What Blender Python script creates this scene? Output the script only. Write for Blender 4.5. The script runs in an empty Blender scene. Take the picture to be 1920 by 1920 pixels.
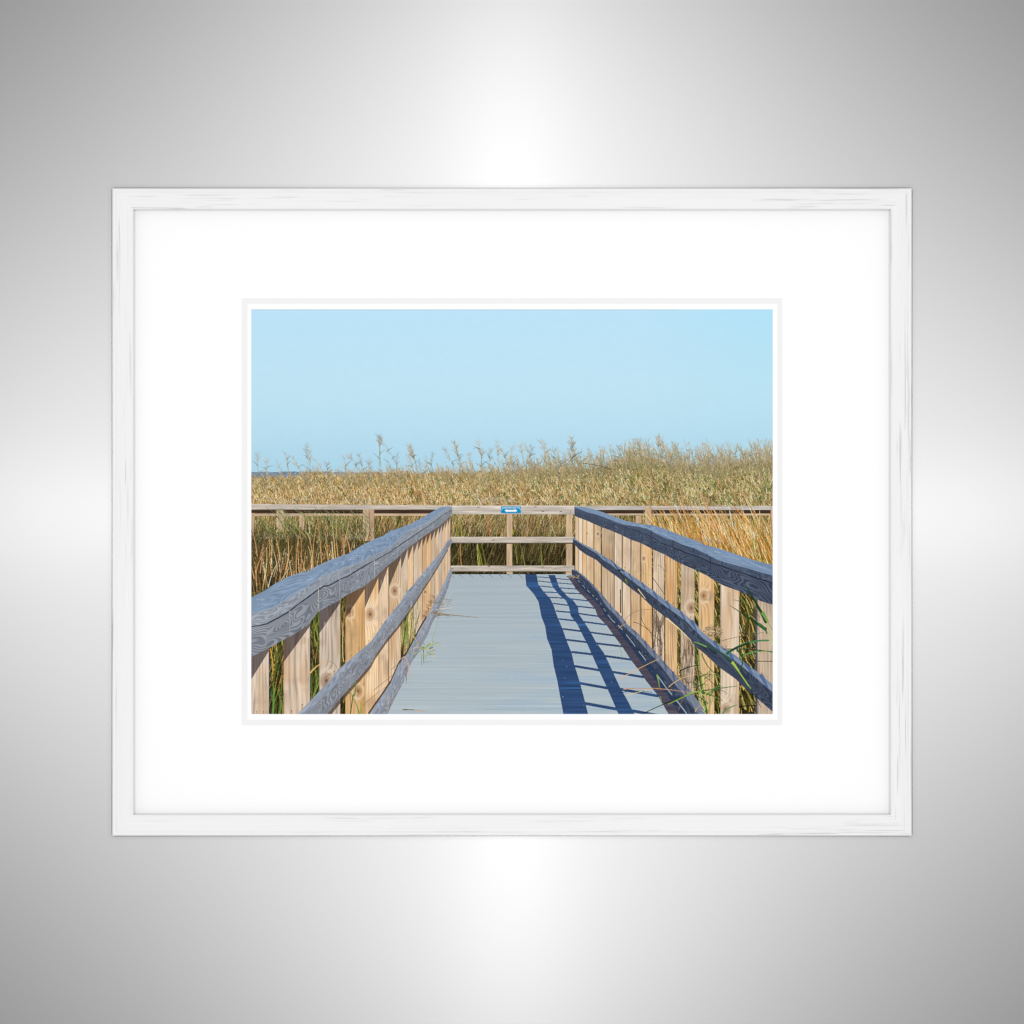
import bpy, math
import numpy as np

# ------------------------------------------------------------------ measures
# 1 picture unit (u) = 0.5 mm; the frame is 1500 x 1215 u (75 x 61 cm), centred on the origin, facing -Y.
S = 0.0005
scene = bpy.context.scene
COL = scene.collection
rng = np.random.default_rng(7)


def wx(x): return (x - 960.0) * S
def wz(y): return (960.0 - y) * S


def lin(c):
    c = np.asarray(c, dtype=np.float64) / 255.0
    return np.where(c <= 0.04045, c / 12.92, ((c + 0.055) / 1.055) ** 2.4)


# ------------------------------------------------------------------ the printed picture, painted by code
# A 978 x 759 dot print. Painted at twice that pitch, then averaged to one ink dot per cell.
PX0, PY0, PW, PH = 471.0, 580.0, 978, 759
K = 2
CW, CH = PW * K, PH * K
canvas = np.zeros((CH, CW, 3), np.float32)
ids = np.zeros((CH, CW), np.int16)
NAMES = []


def new_id(name, label=None):
    NAMES.append((name, label))
    return len(NAMES) - 1


GX = PX0 + (np.arange(CW) + 0.5) / K
GY = PY0 + (np.arange(CH) + 0.5) / K


def hash2(ix, iy, seed):
    h = (ix.astype(np.int64) * 374761393 + iy.astype(np.int64) * 668265263 + seed * 1274126177) & 0xffffffff
    h = ((h ^ (h >> 13)) * 1274126177) & 0xffffffff
    h = (h ^ (h >> 16)) & 0xffffff
    return h.astype(np.float32) / 16777215.0


def noise(x, y, seed=0):
    x = np.asarray(x, np.float64); y = np.asarray(y, np.float64)
    x, y = np.broadcast_arrays(x, y)
    fx = np.floor(x); fy = np.floor(y)
    tx = x - fx; ty = y - fy
    tx = tx * tx * (3 - 2 * tx); ty = ty * ty * (3 - 2 * ty)
    a = hash2(fx, fy, seed); b = hash2(fx + 1, fy, seed)
    c = hash2(fx, fy + 1, seed); d = hash2(fx + 1, fy + 1, seed)
    return (a + (b - a) * tx) * (1 - ty) + (c + (d - c) * tx) * ty


def fbm(x, y, seed=0, o=3):
    v = 0; a = 0.5; t = 0
    for i in range(o):
        v = v + a * noise(x * 2 ** i, y * 2 ** i, seed + 17 * i); t += a; a *= 0.5
    return v / t


def mixc(a, b, t):
    t = np.clip(np.asarray(t), 0, 1)[..., None]
    return np.asarray(a, np.float32) * (1 - t) + np.asarray(b, np.float32) * t


def window(x0, x1, y0, y1):
    i0 = max(0, int(math.floor((x0 - PX0) * K))); i1 = min(CW, int(math.ceil((x1 - PX0) * K)) + 1)
    j0 = max(0, int(math.floor((y0 - PY0) * K))); j1 = min(CH, int(math.ceil((y1 - PY0) * K)) + 1)
    return i0, i1, j0, j1


def put(i0, i1, j0, j1, mask, colour, idn, alpha=1.0):
    if not mask.any():
        return
    sub = canvas[j0:j1, i0:i1]
    if callable(colour):
        X, Y = np.meshgrid(GX[i0:i1], GY[j0:j1])
        c = np.asarray(colour(X[mask], Y[mask]), np.float32)
    else:
        c = np.asarray(colour, np.float32)
    if alpha >= 1.0:
        sub[mask] = c
    else:
        sub[mask] = sub[mask] * (1 - alpha) + c * alpha
    if idn is not None:
        ids[j0:j1, i0:i1][mask] = idn


def poly(pts, colour, idn=None, alpha=1.0):
    p = np.asarray(pts, float)
    i0, i1, j0, j1 = window(p[:, 0].min(), p[:, 0].max(), p[:, 1].min(), p[:, 1].max())
    if i1 <= i0 or j1 <= j0:
        return
    X = GX[i0:i1][None, :]; Y = GY[j0:j1][:, None]
    m = np.zeros((j1 - j0, i1 - i0), bool)
    n = len(p)
    for k in range(n):
        x1, y1 = p[k]; x2, y2 = p[(k + 1) % n]
        if y1 == y2:
            continue
        c = (y1 > Y) != (y2 > Y)
        m ^= c & (X < (x2 - x1) * (Y - y1) / (y2 - y1) + x1)
    put(i0, i1, j0, j1, m, colour, idn, alpha)


def curve(pts):
    a = np.asarray(sorted(pts), float)
    return lambda x: np.interp(x, a[:, 0], a[:, 1])


def band(top, bot, x0, x1, colour, idn=None, alpha=1.0):
    """Fill between two x-functions; colour(X, Y, v) with v = 0 at the top, 1 at the bottom."""
    i0, i1, _, _ = window(x0, x1, 0, 9999)
    i1 = min(i1, int(round((x1 - PX0) * K))); i0 = max(i0, int(round((x0 - PX0) * K)))
    if i1 <= i0:
        return
    xs = GX[i0:i1]
    t = np.broadcast_to(top(xs) if callable(top) else top, xs.shape)
    b = np.broadcast_to(bot(xs) if callable(bot) else bot, xs.shape)
    _, _, j0, j1 = window(0, 1, t.min(), b.max())
    if j1 <= j0:
        return
    Y = GY[j0:j1][:, None]
    m = (Y >= t[None]) & (Y < b[None])
    if callable(colour):
        V = np.broadcast_to((Y - t[None]) / np.maximum(b - t, 0.2)[None], m.shape)
        put(i0, i1, j0, j1, m, lambda X, YY: colour(X, YY, V[m]), idn, alpha)
    else:
        put(i0, i1, j0, j1, m, colour, idn, alpha)


def stroke(pts, w0, w1, colour, idn=None, alpha=1.0):
    """Tapering line from width w0 to w1 through the points."""
    n = len(pts) - 1
    for k in range(n):
        ax, ay = pts[k]; bx, by = pts[k + 1]
        wa = w0 + (w1 - w0) * k / n; wb = w0 + (w1 - w0) * (k + 1) / n
        r = max(wa, wb) * 0.5 + 0.3
        i0, i1, j0, j1 = window(min(ax, bx) - r, max(ax, bx) + r, min(ay, by) - r, max(ay, by) + r)
        if i1 <= i0 or j1 <= j0:
            continue
        X = GX[i0:i1][None, :] - ax; Y = GY[j0:j1][:, None] - ay
        dx = bx - ax; dy = by - ay; L2 = dx * dx + dy * dy + 1e-9
        t = np.clip((X * dx + Y * dy) / L2, 0, 1)
        d2 = (X - t * dx) ** 2 + (Y - t * dy) ** 2
        m = d2 <= ((wa + (wb - wa) * t) * 0.5) ** 2
        put(i0, i1, j0, j1, m, colour, idn, alpha)


def bez(a, b, c, n=6):
    t = np.linspace(0, 1, n + 1)
    a, b, c = (np.asarray(q, float) for q in (a, b, c))
    return [tuple(a * (1 - s) ** 2 + 2 * b * s * (1 - s) + c * s * s) for s in t]


def jit(c, amt=14, f=0.12):
    c = np.asarray(c, float) * (1 + rng.normal() * f) + rng.normal(size=3) * amt * 0.35
    return np.clip(c, 4, 252)


# --- sky
I_SKY = new_id('printed_sky', 'pale clear blue sky in the print')


def sky_col(X, Y):
    t = np.clip((Y - 580) / 310, 0, 1)
    c = mixc((190, 229, 250), (193, 229, 245), t / 0.45)
    c = np.where((t > 0.45)[..., None], mixc((193, 229, 245), (172, 213, 233), np.clip((t - 0.45) / 0.55, 0, 1) ** 1.5), c)
    c[..., 0] -= 9 * np.clip((X - 1200) / 250, 0, 1) * (1 - t)
    return c + ((noise(X / 9, Y / 7, 3) - 0.5) * 1.6)[..., None]


poly([(471, 580), (1449, 580), (1449, 1339), (471, 1339)], sky_col, I_SKY)
# --- far shore
I_SHORE = new_id('printed_treeline', 'blue hazy wooded shore on the horizon')
shore = lambda x: 884.6 + 2.6 * (fbm(x / 6.0, 0 * x, 5, 2) - 0.5) + np.clip((x - 620) / 160, 0, 1) * 3.4
band(shore, 900, 471, 980, lambda X, Y, v: mixc((112, 138, 164), (134, 148, 160), v * 1.4) + ((noise(X / 3, Y / 1.5, 6) - .5) * 26)[..., None], I_SHORE)

# --- reed bank behind the cross fence
I_REED = new_id('printed_reed_bed', 'golden reeds and grasses across the marsh')
bank = curve([(471, 896), (548, 895), (575, 889), (592, 884), (612, 890), (650, 890), (690, 888), (720, 889), (764, 884), (790, 889), (830, 886), (860, 885), (900, 886), (960, 884), (1010, 880), (1060, 878),
              (1100, 880), (1130, 876), (1160, 868), (1190, 861), (1230, 862), (1260, 868), (1300, 872), (1340, 872), (1390, 866), (1449, 862)])
bank_r = lambda x: bank(x) + (noise(x / 3.0, 0 * x, 8) - 0.5) * 9


def bank_col(X, Y, v):
    n = fbm(X / 5 + Y / 14, Y / 6, 11, 3)
    t = np.clip((X - 780) / 420, 0, 1)
    lo = mixc((146, 114, 70), (108, 100, 60), t)
    hi = mixc((210, 176, 120), (186, 166, 114), t)
    c = lo + (hi - lo) * np.clip((n - 0.25) * 2.0, 0, 1)[..., None]
    return c * (1.04 - 0.16 * v)[..., None]


band(bank_r, 968, 471, 1449, bank_col, I_REED)
# bush rounding over the bank on the right
for k in range(900):
    a = rng.uniform(0, math.pi * 2); r = math.sqrt(rng.uniform())
    x = 1195 + 62 * r * math.cos(a); y = 876 + 17 * r * math.sin(a)
    stroke([(x, y), (x + rng.normal() * 2.5, y - rng.uniform(1, 5))], 1.6, 0.6, jit((128, 112, 62) if rng.random() < .6 else (160, 128, 78), 14, .16), I_REED)
GOLD = [(218, 186, 130), (202, 166, 108), (182, 144, 90), (230, 206, 156), (156, 120, 74), (194, 156, 108), (176, 148, 90), (190, 140, 92)]
OLIVE = [(178, 162, 110), (152, 142, 90), (130, 124, 76), (196, 178, 128), (112, 106, 62), (164, 136, 90), (206, 190, 146), (182, 148, 104)]
DARK = [(88, 76, 40), (70, 66, 34), (102, 84, 48), (74, 62, 48)]
GREEN = [(110, 128, 62), (92, 116, 58), (136, 148, 74), (78, 104, 62)]


def pick(p): return p[rng.integers(len(p))]


N = 15000
PALE = [(236, 214, 164), (228, 200, 140), (240, 224, 184)]
xs = rng.uniform(466, 1454, N); ff = rng.uniform(0, 1, N) ** 0.9
for x, f in sorted(zip(xs, ff), key=lambda q: q[1]):
    yt = float(bank(x)); y = yt + 1 + f * (966 - yt)
    L = rng.uniform(3, 12) * (0.8 + 0.6 * f)
    right = (x - 760) / 560
    u = rng.random()
    if u < 0.17: c = pick(DARK)
    elif u < 0.22 + 0.16 * max(right, 0): c = pick(GREEN)
    elif u > .86: c = pick(PALE)
    else: c = pick(OLIVE) if rng.random() < right else pick(GOLD)
    if rng.random() < .25: ang = rng.normal() * .9
    else: ang = rng.normal() * .38 - .3
    w = rng.uniform(0.55, 1.3)
    cl = float(fbm(x / 38.0, y / 26.0, 91, 2)); c = np.asarray(c, float) * (.80 + .44 * cl)
    dx, dy = math.sin(ang) * L, -math.cos(ang) * L
    stroke([(x, y), (x + dx * .5 + rng.normal() * .5, y + dy * .5), (x + dx, y + dy)], w, 0.4, jit(c, 10, .11), I_REED)
for k in range(420):                              # longer canes leaning left, and green leaves low down
    x = rng.uniform(471, 1449); yt = float(bank(x)); y = rng.uniform(yt + 22, 956); L = rng.uniform(14, 34); ln = rng.normal() * .3 - .42
    c = pick(PALE + GOLD) if rng.random() < .66 else pick(GREEN + [(120, 146, 62), (150, 170, 74)])
    stroke(bez((x, y), (x + ln * L * .4, y - L * .6), (x + ln * L, y - L), 3), rng.uniform(.7, 1.3), .5, jit(c, 8, .08), I_REED)
# grey water glints low between the stalks, whitish dead bush
for k in range(100):
    x = rng.choice([rng.uniform(480, 600), rng.uniform(640, 700), rng.uniform(900, 960)]); y = rng.uniform(934, 946)
    stroke([(x, y), (x + rng.uniform(1, 3), y - rng.uniform(0, 3))], 1.5, 1, jit((186, 186, 190), 8, .06), I_REED, .75)
for k in range(16):                               # a bare whitish twig or two among the reeds
    x = 893 + rng.normal() * 3; y = 944 - rng.uniform(0, 14)
    tx = 884 + rng.normal() * 22; ty = 908 + rng.normal() * 9
    stroke(bez((x, y), (x - 3, y - 14), (tx, ty), 4), 0.7, 0.4, jit((196, 190, 166), 8, .1), I_REED, .55)
for k in range(130):
    x = 1310 + rng.normal() * 22; y = 895 + rng.normal() * 20
    stroke([(x, y), (x + rng.normal() * 4, y - rng.uniform(3, 8))], 1.3, .6, jit((190, 192, 140), 8, .08), I_REED, .8)
for k in range(5200):
    x = rng.uniform(468, 1452); yt = float(bank(x)); y = yt + 3 + rng.uniform() * (956 - yt); L = rng.uniform(3, 9)
    cl = float(fbm(x / 24.0, y / 18.0, 95, 2)); right = (x - 760) / 560
    u = rng.random()
    if u < .16 + .5 * max(0, .5 - cl): c = pick([(66, 54, 30), (84, 68, 40), (56, 52, 30), (96, 74, 48)])
    elif u < .62: c = pick([(236, 212, 164), (226, 194, 138), (240, 226, 190), (214, 176, 118)])
    elif cl > .6 and rng.random() < right + .3: c = pick([(96, 118, 66), (120, 138, 84), (84, 104, 60)])
    else: c = pick([(176, 128, 78), (190, 148, 98), (150, 112, 70), (164, 136, 92)])
    ang = rng.normal() * (.9 if rng.random() < .35 else .4) - .25
    stroke([(x, y), (x + math.sin(ang) * L, y - math.cos(ang) * L)], rng.uniform(.55, 1.1), .4, jit(c, 8, .07), I_REED)
# tall flower heads standing into the sky


def plume(x, y, h, lean, size, c, dense=16):
    bx = x - lean * h; by = y + h
    stroke(bez((bx, by), (bx + lean * h * .35, y + h * .45), (x, y), 5), 1.0, 0.5, jit(mixc(c, (156, 150, 100), .4), 6, .06), I_REED, .9)
    for k in range(dense):
        f = rng.uniform(0, 1); px = x - lean * size * f; py = y + size * f
        s = rng.choice([-1, 1]); sp = size * (.1 + .26 * math.sin(math.pi * min(f + .1, 1))) * rng.uniform(.4, 1.1)
        ex = px + s * sp * .8 + lean * size * .3; ey = py - size * .24 * rng.uniform(.5, 1.4)
        stroke([(px, py), ((px + ex) / 2 + s * .4, (py + ey) / 2), (ex, ey)], 0.75, 0.4, jit(c, 8, .1), I_REED, .62)
    for k in range(2):
        f = rng.uniform(.2, .72); px = bx + (x - bx) * f; py = by + (y - by) * f; s = rng.choice([-1, 1])
        stroke(bez((px, py), (px + s * 3, py - 5), (px + s * rng.uniform(6, 14), py - rng.uniform(2, 11)), 3), 1.3, 0.4, jit((122, 118, 88) if rng.random() < .6 else (96, 98, 78), 8, .12), I_REED, .9)


HEAD = [(178, 164, 148), (190, 170, 140), (166, 156, 144), (192, 164, 124), (154, 148, 134)]
tops = [(481, 850), (500, 862), (518, 866), (535, 850), (548, 858), (574, 832), (582, 846), (592, 862), (612, 866), (645, 856), (655, 852), (673, 850), (692, 858),
        (711, 820), (724, 862), (744, 852), (768, 836), (766, 852), (784, 866), (800, 858), (812, 850), (834, 842), (851, 829), (857, 852), (879, 850), (897, 828),
        (906, 840), (920, 842), (931, 828), (938, 840), (960, 838), (975, 832), (985, 836), (996, 834), (1012, 826), (1019, 828), (1040, 842), (1056, 848), (1070, 820),
        (1075, 838), (1105, 842), (1119, 848), (1127, 844), (1135, 846), (1150, 844), (1160, 836), (1178, 838), (1189, 822), (1200, 824), (1215, 824), (1233, 818), (1240, 820),
        (1247, 834), (1263, 834), (1272, 844), (1286, 832), (1296, 848), (1307, 834), (1318, 832), (1327, 830), (1345, 842), (1353, 838), (1364, 832), (1384, 836), (1392, 848),
        (1402, 846), (1414, 838), (1425, 840), (1436, 842), (1446, 840)]
for x, y in tops:
    lean = rng.uniform(-.62, -.1) if rng.random() < .7 else rng.uniform(-.1, .15)
    plume(x, y, rng.uniform(40, 64), lean, rng.uniform(20, 34), pick(HEAD), 20)
for k in range(330):
    x = rng.uniform(471, 1449) if k % 2 else rng.uniform(940, 1449)
    b = float(bank(x)); y = b - rng.uniform(2, 22) * (0.5 + .6 * (x > 900))
    plume(x, y, rng.uniform(20, 42), rng.uniform(-.65, .2), rng.uniform(10, 20), pick(HEAD + OLIVE[:2]), 9)
def soft_head(x, y, lean, size, c):
    for k in range(12):
        f = rng.uniform(0, 1); w = size * .16 * math.sin(math.pi * min(.12 + f, 1)) + .3
        px = x - lean * size * f + rng.normal() * w * .6; py = y + size * f
        stroke([(px, py), (px + lean * 2.4 + rng.normal() * .5, py - rng.uniform(2, 5))], .8, .35, jit(c, 7, .08), I_REED, .5)
    stroke([(x - lean * size * .5, y + size * .5), (x - lean * size * 2.2, y + size * 2.2)], .7, .9, jit((150, 140, 100), 6, .1), I_REED, .8)


for k in range(860):
    x = 471 + 978 * rng.uniform() ** .62
    b = float(bank(x)); reach = 12 + 26 * np.clip((x - 760) / 320, 0, 1)
    soft_head(x, b - 2 - reach * rng.uniform() ** 1.5, rng.uniform(-.55, -.05) if rng.random() < .8 else .15, rng.uniform(9, 17), pick([(188, 170, 146), (200, 176, 138), (176, 160, 136), (206, 186, 156), (194, 158, 112)]))
plume(712, 819, 56, 0.02, 22, (160, 150, 140), 60)
stroke([(712, 842), (713, 876)], 1.2, 1.2, (150, 164, 92), I_REED)
plume(768, 834, 60, -.3, 26, (186, 156, 122), 40)
plume(1233, 816, 50, -.08, 24, (188, 160, 130), 34)
plume(852, 829, 34, -.25, 18, (166, 142, 122), 24)
plume(1071, 820, 60, -.05, 30, (150, 138, 118), 30)
stroke(bez((1072, 860), (1080, 850), (1092, 847), 4), 2.2, .8, (92, 82, 66), I_REED)
for (a, b, c) in [((1145, 880), (1130, 872), (1085, 868)), ((1240, 925), (1250, 905), (1262, 894)), ((870, 905), (862, 898), (853, 888))]:
    stroke(bez(a, b, c), 1.6, .7, (98, 80, 46), I_REED)

# --- lower marsh, in the shade below and around the walk


def low_col(X, Y, v):
    n = fbm(X / 4 + Y / 20, Y / 11, 21, 3)
    c = mixc((58, 52, 26), (136, 118, 64), np.clip((n - .3) * 2.1, 0, 1))
    g = np.clip((noise(X / 30, Y / 30, 23) - .45) * 2.4, 0, 1) * .35
    c = mixc(c, (84, 96, 46), g)
    return c * np.clip(1.14 - 0.55 * v, .35, 1.2)[..., None]


band(963, 1340, 471, 850, low_col, I_REED)
band(963, 1080, 846, 1078, low_col, I_REED)
band(963, 1340, 1070, 1449, low_col, I_REED)


def tuft(n, x0, x1, y0, y1, pal, L0, L1, lean, w=1.3, dark=0.0, a=1.0):
    xs = rng.uniform(x0, x1, n); f = np.sort(rng.uniform(0, 1, n))
    for x, q in zip(xs, f):
        y = y0 + q * (y1 - y0)
        L = rng.uniform(L0, L1); ln = rng.normal() * .22 + lean
        c = np.asarray(pick(pal), float) * (1 - dark * q)
        stroke(bez((x, y), (x + ln * L * .35, y - L * .6), (x + ln * L, y - L), 3), rng.uniform(.6, 1.25) * w, .5, jit(c, 10, .13), I_REED, a)


MIX = GOLD + OLIVE + GREEN + DARK + DARK
tuft(1500, 846, 1078, 966, 1012, GOLD + OLIVE + OLIVE + DARK + DARK + [(168, 116, 84), (150, 150, 66), (148, 120, 96), (110, 120, 60)], 10, 28, .26, 1.0, .16)
band(1016, 1062, 846, 1078, lambda X, Y, v: mixc((30, 26, 15), (84, 72, 42), (fbm(X / 3 - Y / 8, Y / 12, 71, 2) - .35) * 1.9), I_REED)
tuft(620, 846, 1078, 1018, 1072, DARK + DARK + [(40, 36, 20), (58, 54, 28), (26, 23, 14), (48, 40, 26)], 12, 30, .25, 1.3, .3)
tuft(340, 846, 1078, 1018, 1076, DARK + [(92, 108, 56), (136, 128, 76), (168, 144, 96), (112, 106, 54), (150, 124, 84)], 10, 26, .3, .75, .2)
for x, y, c in [(905, 1058, (152, 154, 48)), (900, 1052, (160, 158, 60)), (912, 1060, (120, 132, 42)), (866, 1060, (196, 138, 84)), (898, 1062, (186, 176, 120)), (985, 1060, (132, 126, 70)),
                (970, 1050, (120, 134, 50)), (1016, 1054, (128, 132, 56)), (866, 1000, (160, 168, 64)), (962, 995, (176, 176, 62)), (920, 1006, (200, 124, 78)), (858, 1002, (138, 152, 62))]:
    stroke(bez((x, y + 6), (x - 3, y - 14), (x - 8 + rng.normal() * 6, y - 42), 5), 1.8, .7, jit(c, 6, .05), I_REED)
# left
tuft(1700, 466, 800, 966, 1010, OLIVE + OLIVE + GREEN[:2] + DARK + DARK + GOLD + GOLD, 8, 22, .2, .95, .12)
band(1004, 1110, 471, 700, lambda X, Y, v: mixc((46, 40, 24), (112, 98, 62), (fbm(X / 3 - Y / 10, Y / 13, 73, 3) - .32) * 1.8), I_REED)
tuft(1300, 466, 760, 1004, 1085, DARK + DARK + [(52, 46, 28), (44, 42, 24)] + DARK + GREEN[:1] + OLIVE[1:3] + [(62, 58, 34), (104, 84, 58)], 12, 30, .05, 1.1, .1)
tuft(900, 466, 740, 1012, 1105, DARK + DARK + [(58, 52, 30), (74, 62, 40), (50, 44, 26), (104, 94, 56), (120, 100, 66)], 10, 26, .1, 1.0)
tuft(170, 466, 690, 1050, 1135, [(206, 166, 116), (222, 186, 136), (184, 140, 94), (236, 210, 170), (150, 118, 78)], 20, 58, .05, 1.2)
# right
tuft(1500, 1100, 1454, 966, 1030, OLIVE + GREEN + DARK + GOLD[:3], 9, 24, .02, 1.1, .05)
tuft(900, 1230, 1460, 1000, 1100, [(212, 160, 84), (226, 186, 122), (190, 132, 56), (236, 206, 156), (150, 104, 46), (120, 116, 44)], 22, 62, -.3, 1.4)

# --- cross fence and far walk
I_FENCE = new_id('printed_cross_fence', 'pale weathered rail fence crossing the end of the walk')


def old_wood(X, Y, v, seed=0, tint=(208, 196, 182)):
    n = fbm(X / 26, Y / 1.6, 31 + seed, 3)
    m = fbm(X / 60, Y / 9, 37 + seed, 2)
    c = np.asarray(tint, np.float32) * (0.80 + 0.34 * n)[..., None]
    return mixc(c, (170, 160, 152), (m - .45) * 1.3)


def old_post(X, Y, v):
    n = fbm(X / 1.7, Y / 26, 41, 3)
    return np.asarray((206, 178, 144), np.float32) * (0.78 + 0.36 * n)[..., None]


fl_t = curve([(471, 945), (847, 947.6)]); fl_b = curve([(471, 955.6), (847, 955.4)])
band(fl_b, curve([(471, 962.6), (847, 963)]), 471, 847, lambda X, Y, v: np.asarray((70, 52, 40), np.float32) * (0.75 + .5 * noise(X / 20, Y, 2))[..., None], I_FENCE)
band(963, curve([(471, 967.6), (847, 966.8)]), 471, 847, lambda X, Y, v: old_wood(X, Y, v, 3, (206, 178, 148)), I_FENCE)
band(fl_t, fl_b, 471, 847, lambda X, Y, v: old_wood(X, Y, v), I_FENCE)
fr_t = lambda x: 948.4 + 0 * x
band(955.8, 963, 1077, 1449, lambda X, Y, v: np.asarray((66, 50, 38), np.float32) * (0.75 + .5 * noise(X / 20, Y, 2))[..., None], I_FENCE)
band(963, 966.6, 1077, 1449, lambda X, Y, v: old_wood(X, Y, v, 3, (206, 180, 150)), I_FENCE)
band(fr_t, 956, 1077, 1449, lambda X, Y, v: old_wood(X, Y, v, 5, (204, 196, 188)), I_FENCE)
for y0, y1, x0, x1 in [(1002, 1011, 471, 690), (1008, 1021, 1290, 1360)]:
    band(y0, y1, x0, x1, lambda X, Y, v: np.asarray((170, 160, 148), np.float32) * (0.6 + .5 * noise(X / 5, Y / 3, 9))[..., None], I_FENCE)
I_POST = {}
for (x0, x1, y0, y1, sh) in [(471, 477, 962, 1002, 0), (518.4, 531.7, 957, 997, 0), (561, 570, 966, 993, 0), (680.5, 701.7, 955, 1014, 1), (1209.7, 1221.5, 950, 984, 0), (1192, 1202.5, 967, 981, 0),
                             (1445, 1449, 956, 1001, 0), (950, 960.6, 962, 1078, 2), (1061.5, 1073, 962, 1078, 2)]:
    pid = new_id('printed_post', None)
    band(y0, y1, x0, x1, old_post, pid)
    if sh == 1:
        band(y0, y1, 692, x1, (178, 142, 116), None, .45)
        band(y0 + 6, y1, 691.6, 692.8, (120, 92, 70), None, .7)
    if sh == 2:
        band(y0, y0 + 2.4, x0, x1, (74, 56, 42), None)
        band(1017.6, 1020, x0, x1, (104, 80, 58), None, .9)
# grasses in front of the far posts
tuft(420, 466, 690, 1004, 1016, DARK + DARK + OLIVE[:4] + [(62, 58, 34), (84, 80, 50)], 6, 16, .1, 1.0)
tuft(300, 466, 700, 990, 1030, DARK + DARK + OLIVE + [(62, 58, 34)], 8, 22, .1, .9)
tuft(800, 466, 640, 1012, 1070, DARK + DARK + DARK + OLIVE[1:3] + [(62, 58, 34), (118, 92, 60), (92, 100, 56), (56, 48, 32)], 8, 28, .12, .9)
tuft(170, 500, 705, 966, 1016, [(96, 118, 76), (122, 140, 92), (150, 150, 96)], 10, 24, -.9, .9)
for k in range(30):
    x = rng.uniform(471, 680); y = rng.uniform(1060, 1115)
    L = rng.uniform(35, 85)
    stroke(bez((x, y), (x + rng.normal() * 3, y - L * .5), (x + rng.normal() * 9, y - L), 5), rng.uniform(1.2, 2.1), .8, jit(pick([(216, 170, 118), (206, 156, 102), (228, 192, 140), (198, 146, 94)]), 8, .08), I_REED)
for x, y0, y1 in [(601, 1059, 968), (618, 985, 985), (627, 1046, 978), (614, 1056, 998), (632, 1050, 984), (645, 1048, 1000), (655, 1040, 1002), (480, 1042, 998), (523, 1050, 1006)]:
    if y0 > y1:
        stroke([(x + 2, y0), (x - 1, (y0 + y1) / 2), (x - 5 + rng.normal() * 3, y1)], 2, .8, jit((216, 166, 112), 6, .06), I_REED)
tuft(300, 1220, 1454, 985, 1050, [(222, 176, 108), (232, 202, 156), (206, 146, 74), (196, 130, 54), (238, 216, 176)], 26, 66, -.42, 1.25)
tuft(260, 1270, 1456, 1010, 1075, [(222, 166, 88), (232, 198, 140), (196, 130, 54), (150, 104, 46), (112, 118, 50)], 22, 60, -.38, 1.4)
# gaps behind the pickets, nearer growth
tuft(700, 471, 660, 1130, 1345, [(92, 110, 46), (70, 84, 36), (48, 44, 22), (40, 34, 18), (150, 126, 64), (196, 150, 84), (120, 138, 60), (30, 30, 16)], 16, 60, .05, 1.7, .1)
tuft(800, 1230, 1454, 1065, 1345, [(118, 126, 50), (92, 104, 44), (48, 46, 22), (40, 36, 20), (180, 150, 80), (216, 172, 98), (136, 148, 64), (60, 62, 26)], 14, 44, -.3, 1.6, .05)

tuft(420, 1262, 1454, 1080, 1345, [(238, 206, 146), (226, 176, 100), (214, 190, 120), (150, 160, 72)], 8, 26, -.5, 1.2)
tuft(260, 1262, 1454, 1080, 1345, [(26, 24, 14), (34, 34, 18)], 8, 22, -.2, 1.4)
# cross fence front rails
band(948.2, 964.6, 847, 1077.5, lambda X, Y, v: old_wood(X, Y, v, 7, (214, 203, 190)) * np.where(v < .1, 1.12, np.where(v > .93, .86, 1.0))[..., None], I_FENCE)
band(956.3, 957.3, 847, 1077, (150, 136, 124), None, .5)
for ky, seed in ((1006.4, 8), (1060.3, 9)):
    def rail(X, Y, v, seed=seed):
        f = v * 2.2 + 2.6 * fbm(X / 34, Y / 12, 43 + seed, 2)
        s = 0.5 + 0.5 * np.sin(f * 15)
        return old_wood(X, Y, v, seed, (212, 200, 186)) * (0.9 + .13 * s)[..., None] * np.where(v < .12, 1.1, np.where(v > .9, .8, 1.))[..., None]
    band(ky, ky + 11.4, 845, 1077, rail, I_FENCE)
for x, y in ((917, 1062), (1018, 1063), (1004, 950.5), (1018, 959), (1052, 959), (848, 1066), (925, 1013), (897, 951)):
    stroke([(x - 1.5, y), (x + 1.5, y)], 2.4, 2.0, (126, 104, 92), None, .75)
band(956.4, 964, 1069, 1070, (140, 124, 112), None, .6)
band(1072, 1077, 846, 1075, lambda X, Y, v: mixc((44, 40, 22), (150, 128, 84), (noise(X / 2.4, Y / 2, 3) - .5) * 1.8), I_REED)
band(1072.4, 1076, 950, 961, (206, 178, 144), None); band(1072.4, 1077, 1061, 1073, (206, 178, 144), None)

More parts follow.
